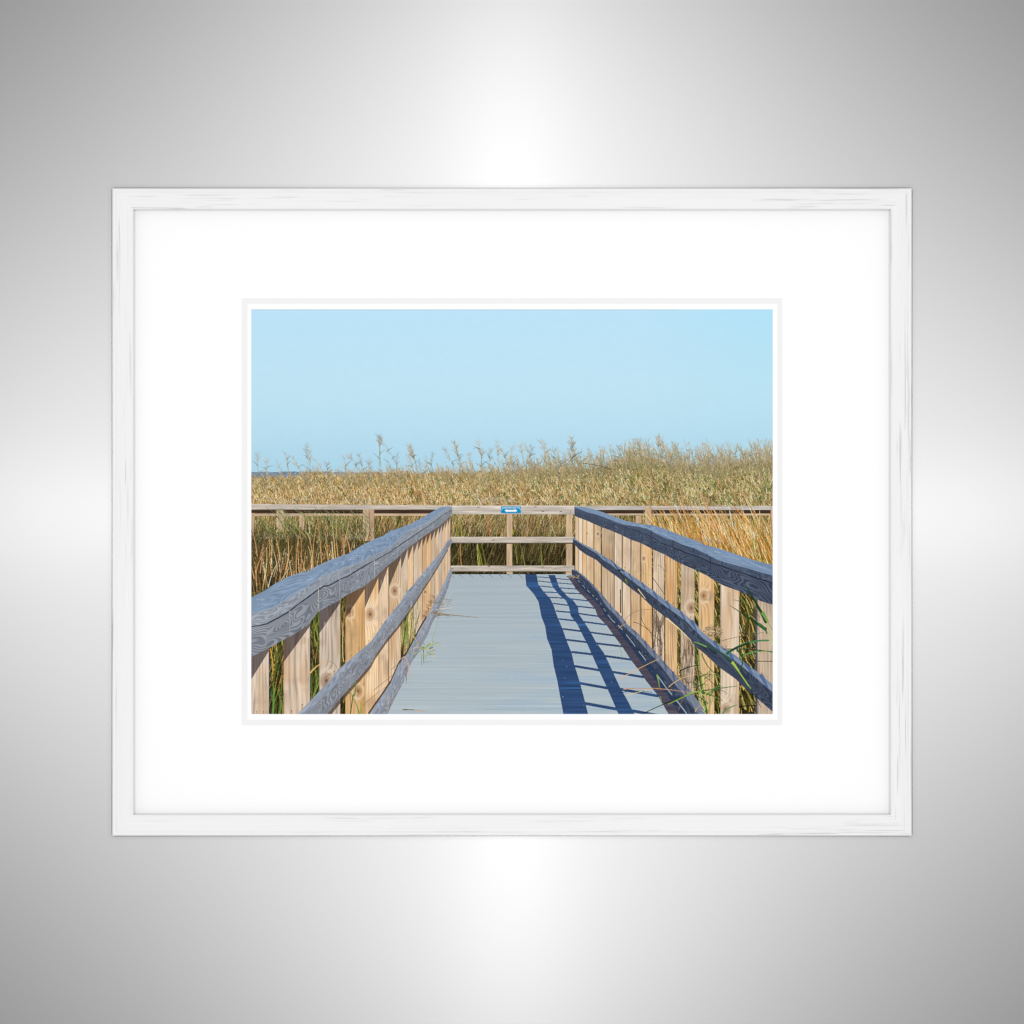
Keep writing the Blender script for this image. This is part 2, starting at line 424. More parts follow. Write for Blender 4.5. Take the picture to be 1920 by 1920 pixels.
# ------------------------------------------------------------------ rail outlines in print units
L_out = curve([(471, 1120), (495, 1108), (518, 1093), (540, 1081.6), (561, 1074.5), (577, 1071), (593, 1062), (619, 1050), (651, 1038.5), (678, 1022.6), (704, 1010), (720, 1004), (731, 995),
               (750, 990), (770, 982), (793, 970), (806, 962), (824, 952), (830, 950.5), (847, 950)])
L_in = curve([(471, 1151), (495, 1144.5), (518, 1136.5), (527, 1129.4), (548, 1118), (570, 1104.6), (580, 1096), (591, 1089.6), (600, 1082.5), (616, 1076.3), (633, 1069), (655, 1060), (672, 1056),
              (690, 1046), (715, 1035), (736, 1022.6), (750, 1008.4), (766, 994.5), (790, 985), (806, 976), (824, 962), (840, 953), (847, 950.5)])
L_gap = curve([(471, 1175.5), (499, 1170), (518, 1160.4), (540, 1148), (559, 1133), (575, 1121.5), (595, 1106.4), (607, 1099.3), (619, 1097), (632, 1088.7), (653, 1079.8), (672, 1068), (688, 1058.6),
               (708, 1048), (731, 1035), (757, 1017), (775, 1005), (800, 988), (815, 977), (829, 966.5), (841, 959.4), (847, 956)])
L_bot = curve([(471, 1232), (502, 1216), (531, 1200), (556, 1187), (579, 1171), (596, 1147), (637, 1125), (648, 1117), (683, 1099), (701, 1085), (725, 1062), (743, 1048), (757, 1034), (773, 1021),
               (790, 1009), (803, 1000), (826, 985), (842, 970), (848, 964)])
M_out = curve([(556, 1341), (580, 1316), (591, 1304), (602, 1293), (619, 1275.5), (633.5, 1256), (658, 1235), (683, 1213.5), (695, 1203), (708, 1185), (722, 1164), (736, 1147), (750, 1130), (762, 1110),
               (778, 1093), (790, 1078), (801, 1064), (819, 1044), (831, 1028), (838, 1014), (847, 1010.5)])
M_rdg = curve([(571, 1341), (600, 1313), (630, 1284), (646, 1262), (660, 1247), (696, 1210), (717, 1185), (742, 1156), (766, 1122), (784, 1100), (800, 1080), (820, 1052), (832, 1034), (839, 1018), (847, 1012)])
M_bot = curve([(612, 1341), (637, 1311), (648, 1298.5), (672, 1272), (695, 1245.4), (704, 1228), (725, 1199), (744, 1176), (758, 1158), (776, 1131.5), (790, 1109), (806, 1085), (820, 1063), (830, 1046), (838, 1032), (845.5, 1021), (848, 1017)])
K_out = curve([(690, 1342), (711, 1312), (732, 1281), (747, 1247), (762, 1227), (771, 1210), (786, 1182), (799, 1160), (810, 1138.5), (820, 1117), (827.5, 1103), (838, 1080), (842, 1069.5), (847, 1064)])
K_rdg = curve([(712, 1342), (728, 1314), (744, 1286), (757, 1260), (771, 1232), (786, 1206), (800, 1180), (812, 1154), (822, 1131), (831, 1111), (840, 1088), (847, 1070)])
K_bot = curve([(725, 1342), (733.6, 1323), (746, 1299), (757, 1278.4), (771, 1243), (785, 1221), (799, 1196), (810, 1169), (820, 1150), (831, 1126), (840, 1103), (847, 1078)])
R_out = curve([(1077, 949.6), (1095, 950.5), (1111, 954), (1132, 961), (1154, 969.4), (1171, 976), (1184, 978.8), (1205, 983.4), (1222, 984), (1242, 990), (1261, 997.5), (1280, 1005), (1297, 1010.6),
               (1323, 1022), (1349, 1028.4), (1374, 1037), (1400, 1046), (1422, 1053), (1449, 1059.4)])
R_rdg = curve([(1077, 951), (1090, 956), (1100, 960), (1120, 965), (1141, 973), (1160, 980.6), (1175, 984.4), (1197, 987.5), (1214, 991.5), (1231, 1001), (1250, 1009.7), (1263, 1013), (1280, 1021),
               (1302, 1028), (1321, 1037), (1342, 1048), (1362, 1055), (1385, 1061), (1407, 1067), (1430, 1074), (1449, 1079)])
R_gap = curve([(1077, 958), (1100, 966), (1120, 971), (1141, 979), (1173, 989), (1197, 996), (1220, 1005.5), (1242, 1019), (1265, 1027.5), (1287, 1037), (1312, 1045), (1334, 1055), (1355, 1062.5), (1394, 1075), (1425, 1086), (1449, 1093)])
R_bot = curve([(1077, 967), (1086, 971), (1100, 976), (1113, 982), (1128, 988.5), (1143, 993.8), (1167, 1004), (1184, 1012.5), (1201, 1018), (1224, 1030), (1246, 1039.7), (1272, 1055), (1299, 1066.5),
               (1325, 1079), (1340, 1089), (1357, 1098), (1379, 1106), (1404, 1115.6), (1425, 1126.6), (1449, 1134)])
RM_out = curve([(1075, 1008), (1079, 1010.7), (1092, 1019), (1104, 1025), (1119, 1033), (1126, 1039), (1143, 1049), (1160, 1061.5), (1182, 1077), (1200, 1089.5), (1221, 1104.7), (1245, 1123.4), (1269, 1141),
                (1285, 1153), (1304, 1168.8), (1316, 1184), (1329, 1195), (1350, 1211), (1379, 1228), (1391, 1239), (1418, 1258), (1449, 1283)])
RM_rdg = curve([(1075, 1011), (1092, 1022), (1104, 1029), (1119, 1038), (1130, 1049), (1143, 1057), (1160, 1070), (1180, 1085), (1197, 1098), (1219, 1114), (1244, 1133.5), (1266, 1150), (1285, 1163), (1304, 1183),
                (1316, 1195), (1332, 1207), (1350, 1221), (1372, 1235), (1394, 1251.6), (1418, 1272), (1449, 1298)])
RM_bot = curve([(1074, 1017), (1085, 1030), (1099, 1040), (1119, 1050.5), (1130, 1062), (1155, 1080), (1160, 1084), (1180, 1101), (1200, 1116), (1222, 1137), (1246, 1156), (1272, 1176), (1290, 1195), (1305, 1212.5),
                (1322, 1226.6), (1347, 1250), (1379, 1273), (1394, 1287.5), (1425, 1314), (1449, 1335)])
RK_out = curve([(1072, 1067), (1080, 1068), (1100, 1083.6), (1114, 1098), (1130, 1115.5), (1146, 1135), (1163, 1152.7), (1176, 1170), (1197, 1188), (1218, 1211), (1241, 1236), (1264, 1262), (1284, 1285), (1300, 1302), (1328, 1341)])
RK_rdg = curve([(1072, 1068), (1082, 1072), (1102, 1089), (1121, 1111), (1137, 1137), (1156, 1156), (1172, 1177), (1190, 1192), (1208, 1213), (1233, 1241), (1250, 1263), (1272, 1291), (1296, 1321), (1311, 1341)])
RK_bot = curve([(1072, 1078), (1084, 1085.4), (1098, 1101), (1110, 1112), (1125, 1126), (1137, 1145.6), (1148, 1160), (1163, 1172), (1176, 1188), (1192, 1209), (1211, 1234), (1231, 1259), (1250, 1285.5), (1272, 1312), (1295, 1342)])


# --- pickets
def picket_col(base, seed, xa, xb, knots=()):
    def f(X, Y, v):
        w = xb - xa
        d = (X - xa) / w
        g = d * 5.0 + 2.0 * fbm(d * 1.6, Y / 90, seed, 2)
        for kx, ky, kr in knots:
            r2 = ((X - kx) / kr) ** 2 + ((Y - ky) / (kr * 1.5)) ** 2
            g = g + 2.4 * np.exp(-r2 * 0.5) * (1.2 + 0 * X)
        s = 0.5 + 0.5 * np.sin(g * 6.283)
        s = s ** 2
        gr = fbm(d * 9 + 1.2 * noise(Y / 60, 0 * Y, seed + 8), Y / 70, seed + 6, 2)
        sc = np.clip((w - 6) / 14, .35, 1)
        bright = np.asarray(base, np.float32) * (1.035, 1.04, 1.06)
        h1, h2 = float(hash2(np.array([seed]), np.array([3]), 1)[0]), float(hash2(np.array([seed]), np.array([5]), 2)[0])
        bs = (bright * (1 - .55 * h1) + np.asarray((208, 194, 178), np.float32) * .55 * h1) * (.93 + .15 * h2)
        c = bs * (1.03 - 0.26 * sc * s * noise(X / 7, Y / 40, seed + 5) + .12 * (gr - .5))[..., None]
        c = mixc(c, bs * np.asarray((0.93, 0.82, 0.68)), np.clip((noise(d * 2, Y / 55, seed + 3) - .5) * 1.6, 0, 1) * .75)
        c = c * (0.95 + .1 * noise(X / 1.2, Y / 22, seed + 4))[..., None]
        stain = np.clip((fbm(d * 1.3 + seed, Y / 28, seed + 12, 3) - .56) * 3.2, 0, 1)
        c = mixc(c, (150, 126, 106), stain * .38)
        for kx, ky, kr in knots:
            r = np.sqrt(((X - kx) / kr) ** 2 + ((Y - ky) / (kr * 1.35)) ** 2)
            ring = 0.5 + .5 * np.sin(r * 14)
            c = mixc(c, np.asarray((238, 220, 196), np.float32), np.clip(1 - np.abs(r - 1.5) * 2, 0, 1) * .55)
            c = mixc(c, (150, 112, 84), np.clip(1.25 - r, 0, 1) * .6 + np.clip(1.7 - r, 0, 1) * .22 * ring)
            c = mixc(c, (92, 66, 54), np.clip(.38 - r, 0, 1) * 2.2)
        return c
    return f


WARM = [(226, 186, 136), (220, 190, 152), (212, 186, 156), (222, 180, 126), (206, 184, 160), (216, 176, 130)]
LP = [(471, 504, (214, 190, 164), ()), (531.7, 581, (214, 188, 160), ()), (599, 638, (216, 192, 166), ((612, 1276, 10),)), (647.7, 684, (224, 180, 124), ((656, 1148, 6), (671, 1296, 7))),
      (684, 709.7, (226, 190, 144), ((694, 1152, 8.5),)), (709.7, 728.5, (218, 184, 144), ()), (729.4, 752, (220, 188, 150), ((740, 1108, 6),)), (752, 765, (212, 188, 158), ()),
      (765, 775, (222, 182, 134), ()), (775.4, 784, (206, 188, 166), ()), (784, 792, (216, 182, 142), ()), (792.4, 800, (212, 178, 138), ((797, 1110, 2.5),)), (800, 808, (222, 180, 130), ()),
      (808, 815.6, (208, 184, 156), ()), (816, 823, (214, 178, 136), ()), (823, 829, (200, 190, 178), ()), (829, 835, (220, 184, 142), ()), (835, 840, (224, 186, 140), ()), (840, 844.5, (214, 182, 144), ())]
for k, (a, b, c, kn) in enumerate(LP):
    pid = new_id('printed_picket', None)
    lo = (lambda x: np.minimum(K_rdg(x), 1341)) if b > 690 else (lambda x: 1341 + 0 * x)
    band(lambda x: L_gap(x) + 2, lo, a, b, picket_col(c, 100 + 13 * k, a, b, kn), pid)
    # lit left edge / thin seam on the right, shadow cast by the hand rail
    band(lambda x: L_gap(x) + 2, lo, b - (1.6 if b < 600 else .7), b, (166, 176, 184) if b in (504, 581) else (150, 126, 100), None, .85)
    if a < 845:
        ya, yb = float(L_bot(a)), float(L_bot(b)); w = b - a
        d = 42 if w > 20 else 6 + w * 1.7
        sh = [(a, ya - 8), (b, yb - 8), (b, yb + (6 if w > 20 else 1)), (a, ya + d)]
        m_before = None
        poly(sh, lambda X, Y, k=k, a=a, b=b, c=c, kn=kn: picket_col(c, 100 + 13 * k, a, b, kn)(X, Y, 0 * X) * np.asarray((.47, .46, .5)), None, .94)
def nails(rows, rail):
    for r in rows:
        a, b = r[0], r[1]; w = b - a
        if w < 9: continue
        for f in (.3, .7):
            x = a + w * f; y = float(rail(x)) - w * .12 - rng.uniform(1, 4)
            stroke([(x, y), (x, y + w * rng.uniform(.3, 1.0))], w * .05, .3, (136, 98, 70), None, .4)
            stroke([(x - .3, y), (x + .3, y)], max(.8, w * .04), max(.8, w * .04), (70, 62, 60), None, .9)
        for q in range(3):
            x = rng.uniform(a + 1, b - 1); y = rng.uniform(1010, 1330)
            stroke([(x, y), (x + rng.normal() * .4, y + rng.uniform(12, 50))], w * rng.uniform(.03, .09), .4, (164, 138, 112) if rng.random() < .6 else (236, 222, 200), None, .35)


nails(LP, M_out)
# growth seen between the mid rail and the kerb on the left
band(M_bot, K_out, 751, 764, lambda X, Y, v: mixc((70, 56, 34), (176, 150, 108), (noise(X / 1.6, Y / 25, 9) - .3) * 1.6), I_REED)
for k in range(26):
    x = rng.uniform(750, 775); y = rng.uniform(1200, 1246)
    stroke(bez((x, y), (x + 4, y - 40), (x + rng.uniform(-6, 18), y - rng.uniform(50, 110)), 5), 1.5, .6, jit(pick([(116, 140, 70), (146, 158, 84), (90, 84, 48), (196, 170, 110)]), 8, .1), I_REED)
for k in range(90):
    x = rng.uniform(795, 815); y = float(K_out(x)) - rng.uniform(0, 14)
    stroke([(x, y), (x + rng.uniform(-9, 4), y - rng.uniform(0, 5))], 1, .5, jit((146, 112, 80), 8, .16), I_REED, .7)

RP = [(1079, 1085.2, (222, 188, 144)), (1085.6, 1092, (208, 192, 170)), (1092.4, 1100, (222, 190, 148)), (1100.4, 1113, (214, 188, 154)), (1113.4, 1126.4, (220, 184, 136)), (1128, 1151, (216, 180, 134)),
      (1151.6, 1166.3, (214, 190, 160)), (1167, 1182.6, (206, 188, 166)), (1183.2, 1200.8, (214, 180, 138)), (1201.6, 1222.6, (218, 180, 132)), (1224, 1245.6, (214, 184, 146)), (1246.4, 1269.8, (206, 168, 122)),
      (1276.6, 1302.4, (212, 188, 158)), (1310, 1339.4, (222, 182, 130)), (1351, 1386, (212, 188, 158)), (1419, 1449, (214, 184, 148))]
RKN = {8: ((1206, 1068, 0.1),), 9: ((1207, 1047, 3.2),), 13: ((1319.6, 1117, 6.5),), 4: ((1121, 1001, 2.4),), 12: ((1296, 1140, 7),), 3: ((1101, 1000, 1.6),), 14: ((1360, 1330, 8),)}
for k, (a, b, c) in enumerate(RP):
    pid = new_id('printed_picket', None)
    lo = lambda x: np.minimum(RK_rdg(x) + 2, 1341)
    if a > 1300: lo = lambda x: 1341 + 0 * x
    w = b - a
    top = lambda x, a=a, b=b: R_bot(x) - 8 + np.where(x < a + 4, (a + 4 - x) * 1.2, 0) * (b > 1330)
    band(top, lo, a, b, picket_col(c, 400 + 11 * k, a, b, RKN.get(k, ())), pid)
    if a > 1113:
        band(top, lo, a, a + (1.0 if a < 1300 else 1.3), (66, 66, 78) if a not in (1276.6, 1310, 1351) else (176, 160, 140), None, .8)
        band(top, lo, b - .6, b, (120, 92, 66), None, .6)
    else:
        band(top, lo, b - .6, b + .4, (150, 118, 84), None, .8)
band(lambda x: R_bot(x) - 2, 1341, 1416.6, 1419, (78, 82, 98), None)
band(1105, 1150, 1162.5, 1164.6, (30, 26, 24), None)
# dark plant shadows on two pickets
for (x0, x1, y0, y1) in ((1277, 1303, 1196, 1338), (1224, 1245, 1150, 1240)):
    for k in range(34):
        x = rng.uniform(x0, x1 - 2); y = rng.uniform(y0 + 20, y1)
        stroke(bez((x, y), (x + rng.normal() * 2, y - 18), (x + rng.normal() * 4, y - rng.uniform(24, 50)), 4), rng.uniform(1.5, 4), 1.2, (84, 68, 60), None, .38)

nails([r for r in RP if r[0] > 1110], RM_out)
# --- deck
I_DECK = new_id('printed_deck', 'blue grey boardwalk deck striped by railing shadows')
deck_edge = [(846, 1077), (1078, 1077), (1078, 1076)]


def deck_col(X, Y):
    t = np.clip((Y - 1077) / 262, 0, 1)
    c = mixc((171, 183, 190), (177, 190, 196), t)
    n = fbm(X / 190, Y / 1.25, 51, 2); big = fbm(X / 120, Y / 13, 53, 3)
    c = c * (0.973 + 0.056 * n)[..., None]
    blue = np.clip((big - .42) * 2.4, 0, 1) * np.clip((X - 860) / 160, .12, 1) * (0.25 + .75 * t)
    c = mixc(c, (148, 176, 206), blue * .6)
    line = np.clip((noise(X / 260, Y / .8, 57) - .82) * 6, 0, 1) * (.3 + .7 * t)
    c = mixc(c, (222, 230, 232), line * .5)
    d2 = np.clip((noise(X / 150, Y / .9, 58) - .74) * 5, 0, 1) * (.3 + .7 * t)
    return mixc(c, (136, 152, 168), d2 * .3)


KL = [(float(x), float(K_rdg(x))) for x in np.linspace(847, 713, 24)]
KR = [(float(x), float(RK_rdg(x))) for x in np.linspace(1074, 1310, 30)]
poly([(848, 1077)] + KL + [(712, 1340), (1311, 1340)] + KR[::-1] + [(1076, 1077)], deck_col, I_DECK)
# tick shadows along the far edge
for u in (838, 855, 874, 893, 911, 929, 946, 966):
    stroke([(u + 6, 1077), (u + 14, 1083.5)], .9, .7, (96, 106, 112), None, .9)
for k in range(80):
    y = 1085 + 253 * rng.uniform() ** .8; t = (y - 1077) / 262
    x = rng.uniform(720, 1240); L = rng.uniform(40, 190) * (.5 + t)
    x0 = max(x - L / 2, 852 - 135 * t); x1 = min(x + L / 2, 1090 + 150 * t)
    if x1 > x0 + 5:
        stroke([(x0, y), ((x0 + x1) / 2, y + rng.normal() * .25), (x1, y + rng.normal() * .4)], .75, .5, (208, 216, 220) if rng.random() < .45 else (146, 160, 172), None, .14 + .24 * t)
# railing shadows across the deck
S1L = [(984.8, 1077), (986.6, 1098), (1000.7, 1113.7), (1009.6, 1128), (1015, 1156), (1022, 1174), (1025.5, 1197), (1034, 1218), (1038, 1248), (1045, 1276.7), (1050, 1305), (1056.5, 1340)]
S1R = [(1006, 1077), (1009.6, 1096), (1020, 1110), (1031, 1121), (1038, 1135), (1045, 1156), (1055.6, 1181), (1062.7, 1202), (1071.6, 1223.5), (1077, 1246.6), (1087.5, 1280), (1096, 1312), (1103, 1340)]
S2L = [(1028, 1078), (1036, 1099.6), (1048.5, 1115.5), (1061, 1126), (1067, 1138.5), (1070, 1154.5), (1082, 1170), (1091, 1188), (1101.7, 1209), (1112, 1232), (1123, 1257), (1137, 1287), (1149.5, 1315.6), (1160, 1340)]
S2R = [(1040.6, 1078), (1048.5, 1101), (1062.7, 1117), (1075, 1126), (1084, 1138.5), (1085, 1151), (1094.6, 1165), (1105, 1181), (1117.6, 1204), (1131.8, 1223.5), (1140.6, 1241), (1151, 1264), (1163.6, 1291), (1176, 1312), (1190, 1340)]
S3L = [(1062, 1080), (1068, 1086.3), (1080.4, 1105), (1101.7, 1126), (1115.8, 1142), (1121, 1156), (1137, 1172), (1151, 1191.7), (1167, 1213), (1183, 1237.7), (1197, 1255.4), (1211.5, 1276.7), (1232.7, 1303), (1254, 1340)]
S3M = [(x + 11 + (y - 1080) * .035, y) for x, y in S3L]
S3R = [(1076, 1080), (1080.4, 1087), (1096, 1105), (1112, 1120), (1130, 1138.5), (1139, 1156), (1156.6, 1174), (1176, 1194), (1197, 1218), (1218.5, 1246.6), (1236, 1271), (1261, 1303), (1288, 1340)]


def shade_col(X, Y):
    n = fbm(X / 60, Y / 1.0, 61, 2); big = fbm(X / 90, Y / 5.5, 63, 2)
    c = mixc((44, 68, 106), (58, 88, 132), (n - .3) * 1.6)
    return mixc(c, (70, 128, 192), np.clip((big - .6) * 3.2, 0, 1) * np.clip((n - .2) * 1.6, 0, 1) * .9)


def kshade_col(X, Y):
    n = fbm(X / 50, Y / 1.0, 65, 2)
    return mixc((64, 61, 78), (94, 87, 100), (n - .25) * 1.7)


poly(S3L + [(float(x) + .5, float(RK_bot(x))) for x in np.linspace(1074, 1293, 40)][::-1], lambda X, Y: shade_col(X, Y) * np.asarray((.92, .8, .74)), None)
poly(S3L + S3M[::-1], kshade_col, None)
E6 = lambda u, v: (960 + u / 5.647, 1050 + v / 5.647)
for bar in ([(262, 178), (400, 188), (620, 212)], [(280, 222), (410, 238), (640, 255)], [(290, 275), (440, 290), (680, 308)], [(340, 340), (480, 345), (730, 358)], [(400, 395), (560, 405), (800, 432)],
            [(440, 460), (600, 480), (870, 510)], [(470, 540), (620, 555), (905, 595)], [(500, 625), (690, 645), (990, 685)], [(540, 730), (740, 755), (1080, 800)], [(580, 845), (790, 870), (1160, 915)],
            [(640, 975), (860, 1000), (1260, 1055)], [(670, 1125), (910, 1165), (1060, 1185), (1390, 1240)], [(720, 1305), (1000, 1355), (1160, 1370), (1540, 1440)], [(780, 1520), (1110, 1580), (1290, 1600), (1560, 1650)]):
    p = [E6(*q) for q in bar]
    w = 1.5 + (p[0][1] - 1077) / 262 * 4.6
    stroke(p, w, w, lambda X, Y: shade_col(X, Y), None)
poly(S1L + S1R[::-1], shade_col, None)
poly(S2L + S2R[::-1], shade_col, None)
for k in range(70):
    x = rng.uniform(800, 1250); y = rng.uniform(1085, 1338)
    stroke([(x, y), (x + .5, y)], .8, .8, (236, 240, 242) if rng.random() < .6 else (120, 132, 140), None, .8)

# --- kerb rails, mid rails, hand rails


def swirl(uf, dark, light, nv, seed, freq=9.0, seam=None, strength=1.0, warp=2.3, size=30.0):
    """Contour grain of flat-sawn boards: level lines of a slow noise, scaled with distance along the rail."""
    def f(X, Y, v):
        u = uf(X)
        cell = np.floor(u / 58.0 + .6 * noise(u / 90, 0 * u, seed + 2)) if seam else 0
        g = v * nv + warp * fbm(u / size + cell * 7.3, v * 1.7 + cell * 3.1, seed, 2)
        s = 0.5 + 0.5 * np.sin(g * freq)
        s = np.clip((s - .12) * 1.25, 0, 1) * strength + (1 - strength) * .6
        s = .2 + .8 * s * (.55 + .45 * noise(u / 17, v * 2.3, seed + 4))
        tone = noise(cell + .5 + 0 * X, 0 * X + seed, seed + 1) if seam else .5
        c = mixc(dark, light, s)
        return c * (0.9 + 0.12 * noise(u / 8, v * 6, seed + 9) + .08 * tone)[..., None]
    return f


uL = lambda X: 70000.0 / (935.0 - X)
uR = lambda X: 70000.0 / (X - 985.0)
I_LK = new_id('printed_kerb_rail', 'low grey kerb rail in full sun')
# dark slit behind the left kerb
band(lambda x: K_out(x) - 5.5, lambda x: K_out(x) + 1, 690, 800, (56, 42, 34), None, .8)
band(K_out, K_rdg, 690, 847.5, swirl(uL, (128, 137, 152), (172, 178, 190), .5, 201, 10, True, .9, 3, 24), I_LK)
band(K_rdg, K_bot, 705, 847.5, swirl(uL, (112, 116, 126), (162, 165, 174), .5, 203, 11, True, .9, 3, 24), I_LK)
for k in range(7):
    x = [724, 736, 753, 770, 788, 806, 826][k]
    stroke([(x, float(K_out(x)) + 1), (x + 4 - k * .3, float(K_rdg(x + 4)))], .9, .7, (196, 188, 176), None, .6)
I_LM = new_id('printed_mid_rail', 'weathered mid rail in full sun')
band(lambda x: M_bot(x), lambda x: M_bot(x) + 3 + (847 - x) * .03, 608, 840, (70, 56, 50), None, .7)
band(M_out, M_rdg, 555, 847.5, swirl(uL, (122, 132, 148), (170, 178, 192), .5, 205, 10, True, .9, 3, 24), I_LM)
band(M_rdg, M_bot, 568, 847.5, swirl(uL, (106, 111, 121), (164, 169, 178), .6, 207, 17, True, .85, 3.6, 21), I_LM)
for x in (600, 634, 655, 697, 717, 742, 768, 789, 806):
    stroke([(x - 2, float(M_out(x)) + 2), (x + 2, float(M_rdg(x)) + 1), (x + 2, float(M_bot(x)) - 1)], .8, .7, (190, 188, 184), None, .45)
I_LH = new_id('printed_handrail', 'blue grey sunlit handrail with swirling grain')
band(L_gap, L_bot, 471, 848, swirl(uL, (98, 104, 114), (162, 167, 175), .7, 211, 19, True, .85, 4.4, 23), I_LH)
band(L_in, L_gap, 471, 848, swirl(uL, (118, 126, 138), (170, 176, 184), .8, 213, 18, True, .8, 3.6, 18), I_LH)
band(L_out, L_in, 471, 848, swirl(uL, (108, 130, 156), (150, 170, 194), .9, 215, 15, None, .65, 4.0, 36), I_LH)
gx = np.linspace(471, 846, 120)
for a, b in zip(gx[:-1], gx[1:]):
    w = (1.6 + 3.2 * float(noise(a / 28, 0.5, 77))) * np.clip((935 - a) / 460, .3, 1)
    stroke([(a, float(L_gap(a))), (b, float(L_gap(b)))], w, w, (54, 58, 74), None)
for x in (597, 637, 702, 543, 745, 780):
    y0, y1 = float(L_gap(x)), float(L_bot(x))
    stroke([(x, y0), (x + .5, y1)], 2.4 * (935 - x) / 460 + .4, 1.2, (190, 184, 176) if x in (597, 702) else (158, 164, 178), None, .75)
for x in (521, 572, 601, 616, 634, 656, 688, 716):
    stroke([(x, float(L_in(x))), (x + 1, float(L_gap(x)) - 2)], 1.6, 1.2, (176, 178, 184), None, .6)
for x in np.linspace(474, 846, 110):
    stroke([(x, float(L_in(x))), (x + 3.4, float(L_in(x + 3.4)))], 1.3, 1.0, (160, 174, 194), None, .6)
for k in range(46):
    x = rng.uniform(471, 700); y = float(L_out(x)) + rng.uniform(.2, .85) * float(L_in(x) - L_out(x)); L = rng.uniform(4, 16)
    stroke([(x, y), (x + L * .5, y - 1.2 + rng.normal() * .8), (x + L, y - L * .1)], 1.1, .5, (176, 194, 214) if rng.random() < .6 else (86, 110, 146), None, .6)

I_RK = new_id('printed_kerb_rail', 'low shaded kerb rail beside its shadow')
# sun slipping under the right kerb
for a, b in ((1085, 1092), (1093, 1101), (1102, 1110.5), (1111.5, 1118), (1119, 1125), (1127, 1132), (1133.5, 1140), (1141, 1158), (1160, 1172), (1176, 1196), (1200, 1216), (1236, 1266), (1270, 1294)):
    d = .9 + (a - 1085) * .011
    band(lambda x: RK_bot(x) + 1.2 + d * .9, lambda x: RK_bot(x) + 1.2 + 2.1 * d, a - d, b - 3 - d, (170, 180, 186), None, .9)
band(RK_rdg, RK_bot, 1072, 1311, swirl(uR, (40, 48, 68), (78, 90, 112), .5, 221, 12, True, 1, 3, 24), I_RK)
band(RK_out, RK_rdg, 1072, 1328, swirl(uR, (98, 108, 128), (136, 145, 162), .5, 223, 7, True, .9, 3, 24), I_RK)
I_RM = new_id('printed_mid_rail', 'weathered mid rail with its near face in shade')
band(RM_rdg, RM_bot, 1074, 1449, swirl(uR, (38, 46, 64), (86, 97, 116), .6, 225, 18, True, .9, 3.8, 21), I_RM)
band(RM_out, RM_rdg, 1074, 1449, swirl(uR, (104, 122, 148), (142, 158, 180), .5, 227, 7, None, .8, 3, 26), I_RM)
for x in (1133, 1152, 1166, 1180, 1204, 1226, 1250, 1277, 1298, 1340, 1366, 1400, 1428):
    w = (x - 1080) / 370 * 7 + 1.5
    stroke([(x, float(RM_out(x)) + 1), (x + 4 + w * .8, float(RM_rdg(x + 4 + w * .8)) - 1)], w, w * .5, (60, 86, 134), None, .62)
for x in (1112, 1128, 1144, 1158, 1172, 1190, 1210, 1226, 1246, 1262, 1284):
    w = (x - 1080) / 260 * 5 + 1.2
    stroke([(x, float(RK_out(x)) + 1), (x + 3, float(RK_rdg(x + 3)) - 1)], w, w * .5, (62, 78, 118), None, .6)
I_RH = new_id('printed_handrail', 'dark blue shaded handrail with swirling grain')
band(R_gap, R_bot, 1077, 1449, swirl(uR, (44, 53, 70), (90, 101, 120), .7, 231, 19, True, .9, 4.4, 23), I_RH)
band(R_rdg, R_gap, 1077, 1449, swirl(uR, (54, 64, 84), (94, 106, 127), .8, 233, 18, True, .85, 3.6, 18), I_RH)
band(R_out, R_rdg, 1077, 1449, swirl(uR, (108, 130, 158), (142, 164, 190), .9, 235, 13, None, .75, 4, 46), I_RH)
gx = np.linspace(1150, 1449, 110)
for a, b in zip(gx[:-1], gx[1:]):
    w = (.7 + 1.6 * float(noise(a / 22, 1.5, 78))) * np.clip((a - 1080) / 250, .4, 1)
    stroke([(a, float(R_gap(a))), (b, float(R_gap(b)))], w, w, (24, 30, 50), None)
for x in (1221, 1262, 1300, 1332, 1354, 1425):
    stroke([(x, float(R_rdg(x))), (x, float(R_gap(x)))], 1.0, 1.0, (26, 34, 54), None, .8)
for x in (1172, 1222, 1264, 1332):
    stroke([(x, float(R_gap(x))), (x, float(R_bot(x)))], 1.4, 1.0, (34, 44, 70), None, .6)
for x in np.linspace(1085, 1445, 100):
    stroke([(x, float(R_rdg(x))), (x + 3.6, float(R_rdg(x + 3.6)))], .9, .8, (120, 140, 170), None, .5)
for k in range(60):
    x = rng.uniform(1150, 1440); y = float(R_out(x)) + rng.uniform(.2, .85) * float(R_rdg(x) - R_out(x)); L = rng.uniform(4, 14)
    stroke([(x, y), (x + L, y + L * .22)], 1.0, .5, (166, 188, 216) if rng.random() < .6 else (88, 116, 156), None, .55)

# --- loose grass blades in front
I_GRASS = new_id('printed_grass', 'green and straw grass blades leaning over the rails')
E5 = lambda u, v: (700 + u / 5.647, 1050 + v / 5.647)
E4 = lambda u, v: (460 + u / 5.647, 1040 + v / 5.647)
E7 = lambda u, v: (1160 + u / 6.4, 1050 + v / 6.4)


def blades(E, rows):
    for pts, w0, w1, c in rows:
        q = [E(*p) for p in pts]
        if len(q) == 3:
            mid = (2 * q[1][0] - (q[0][0] + q[2][0]) / 2, 2 * q[1][1] - (q[0][1] + q[2][1]) / 2)
            q = bez(q[0], mid, q[2], 9)
        f = 1.3 if (c[1] > c[0] and w0 + w1 > 2) else 1.05
        stroke(q, w0 * f, w1 * f, c, I_GRASS)


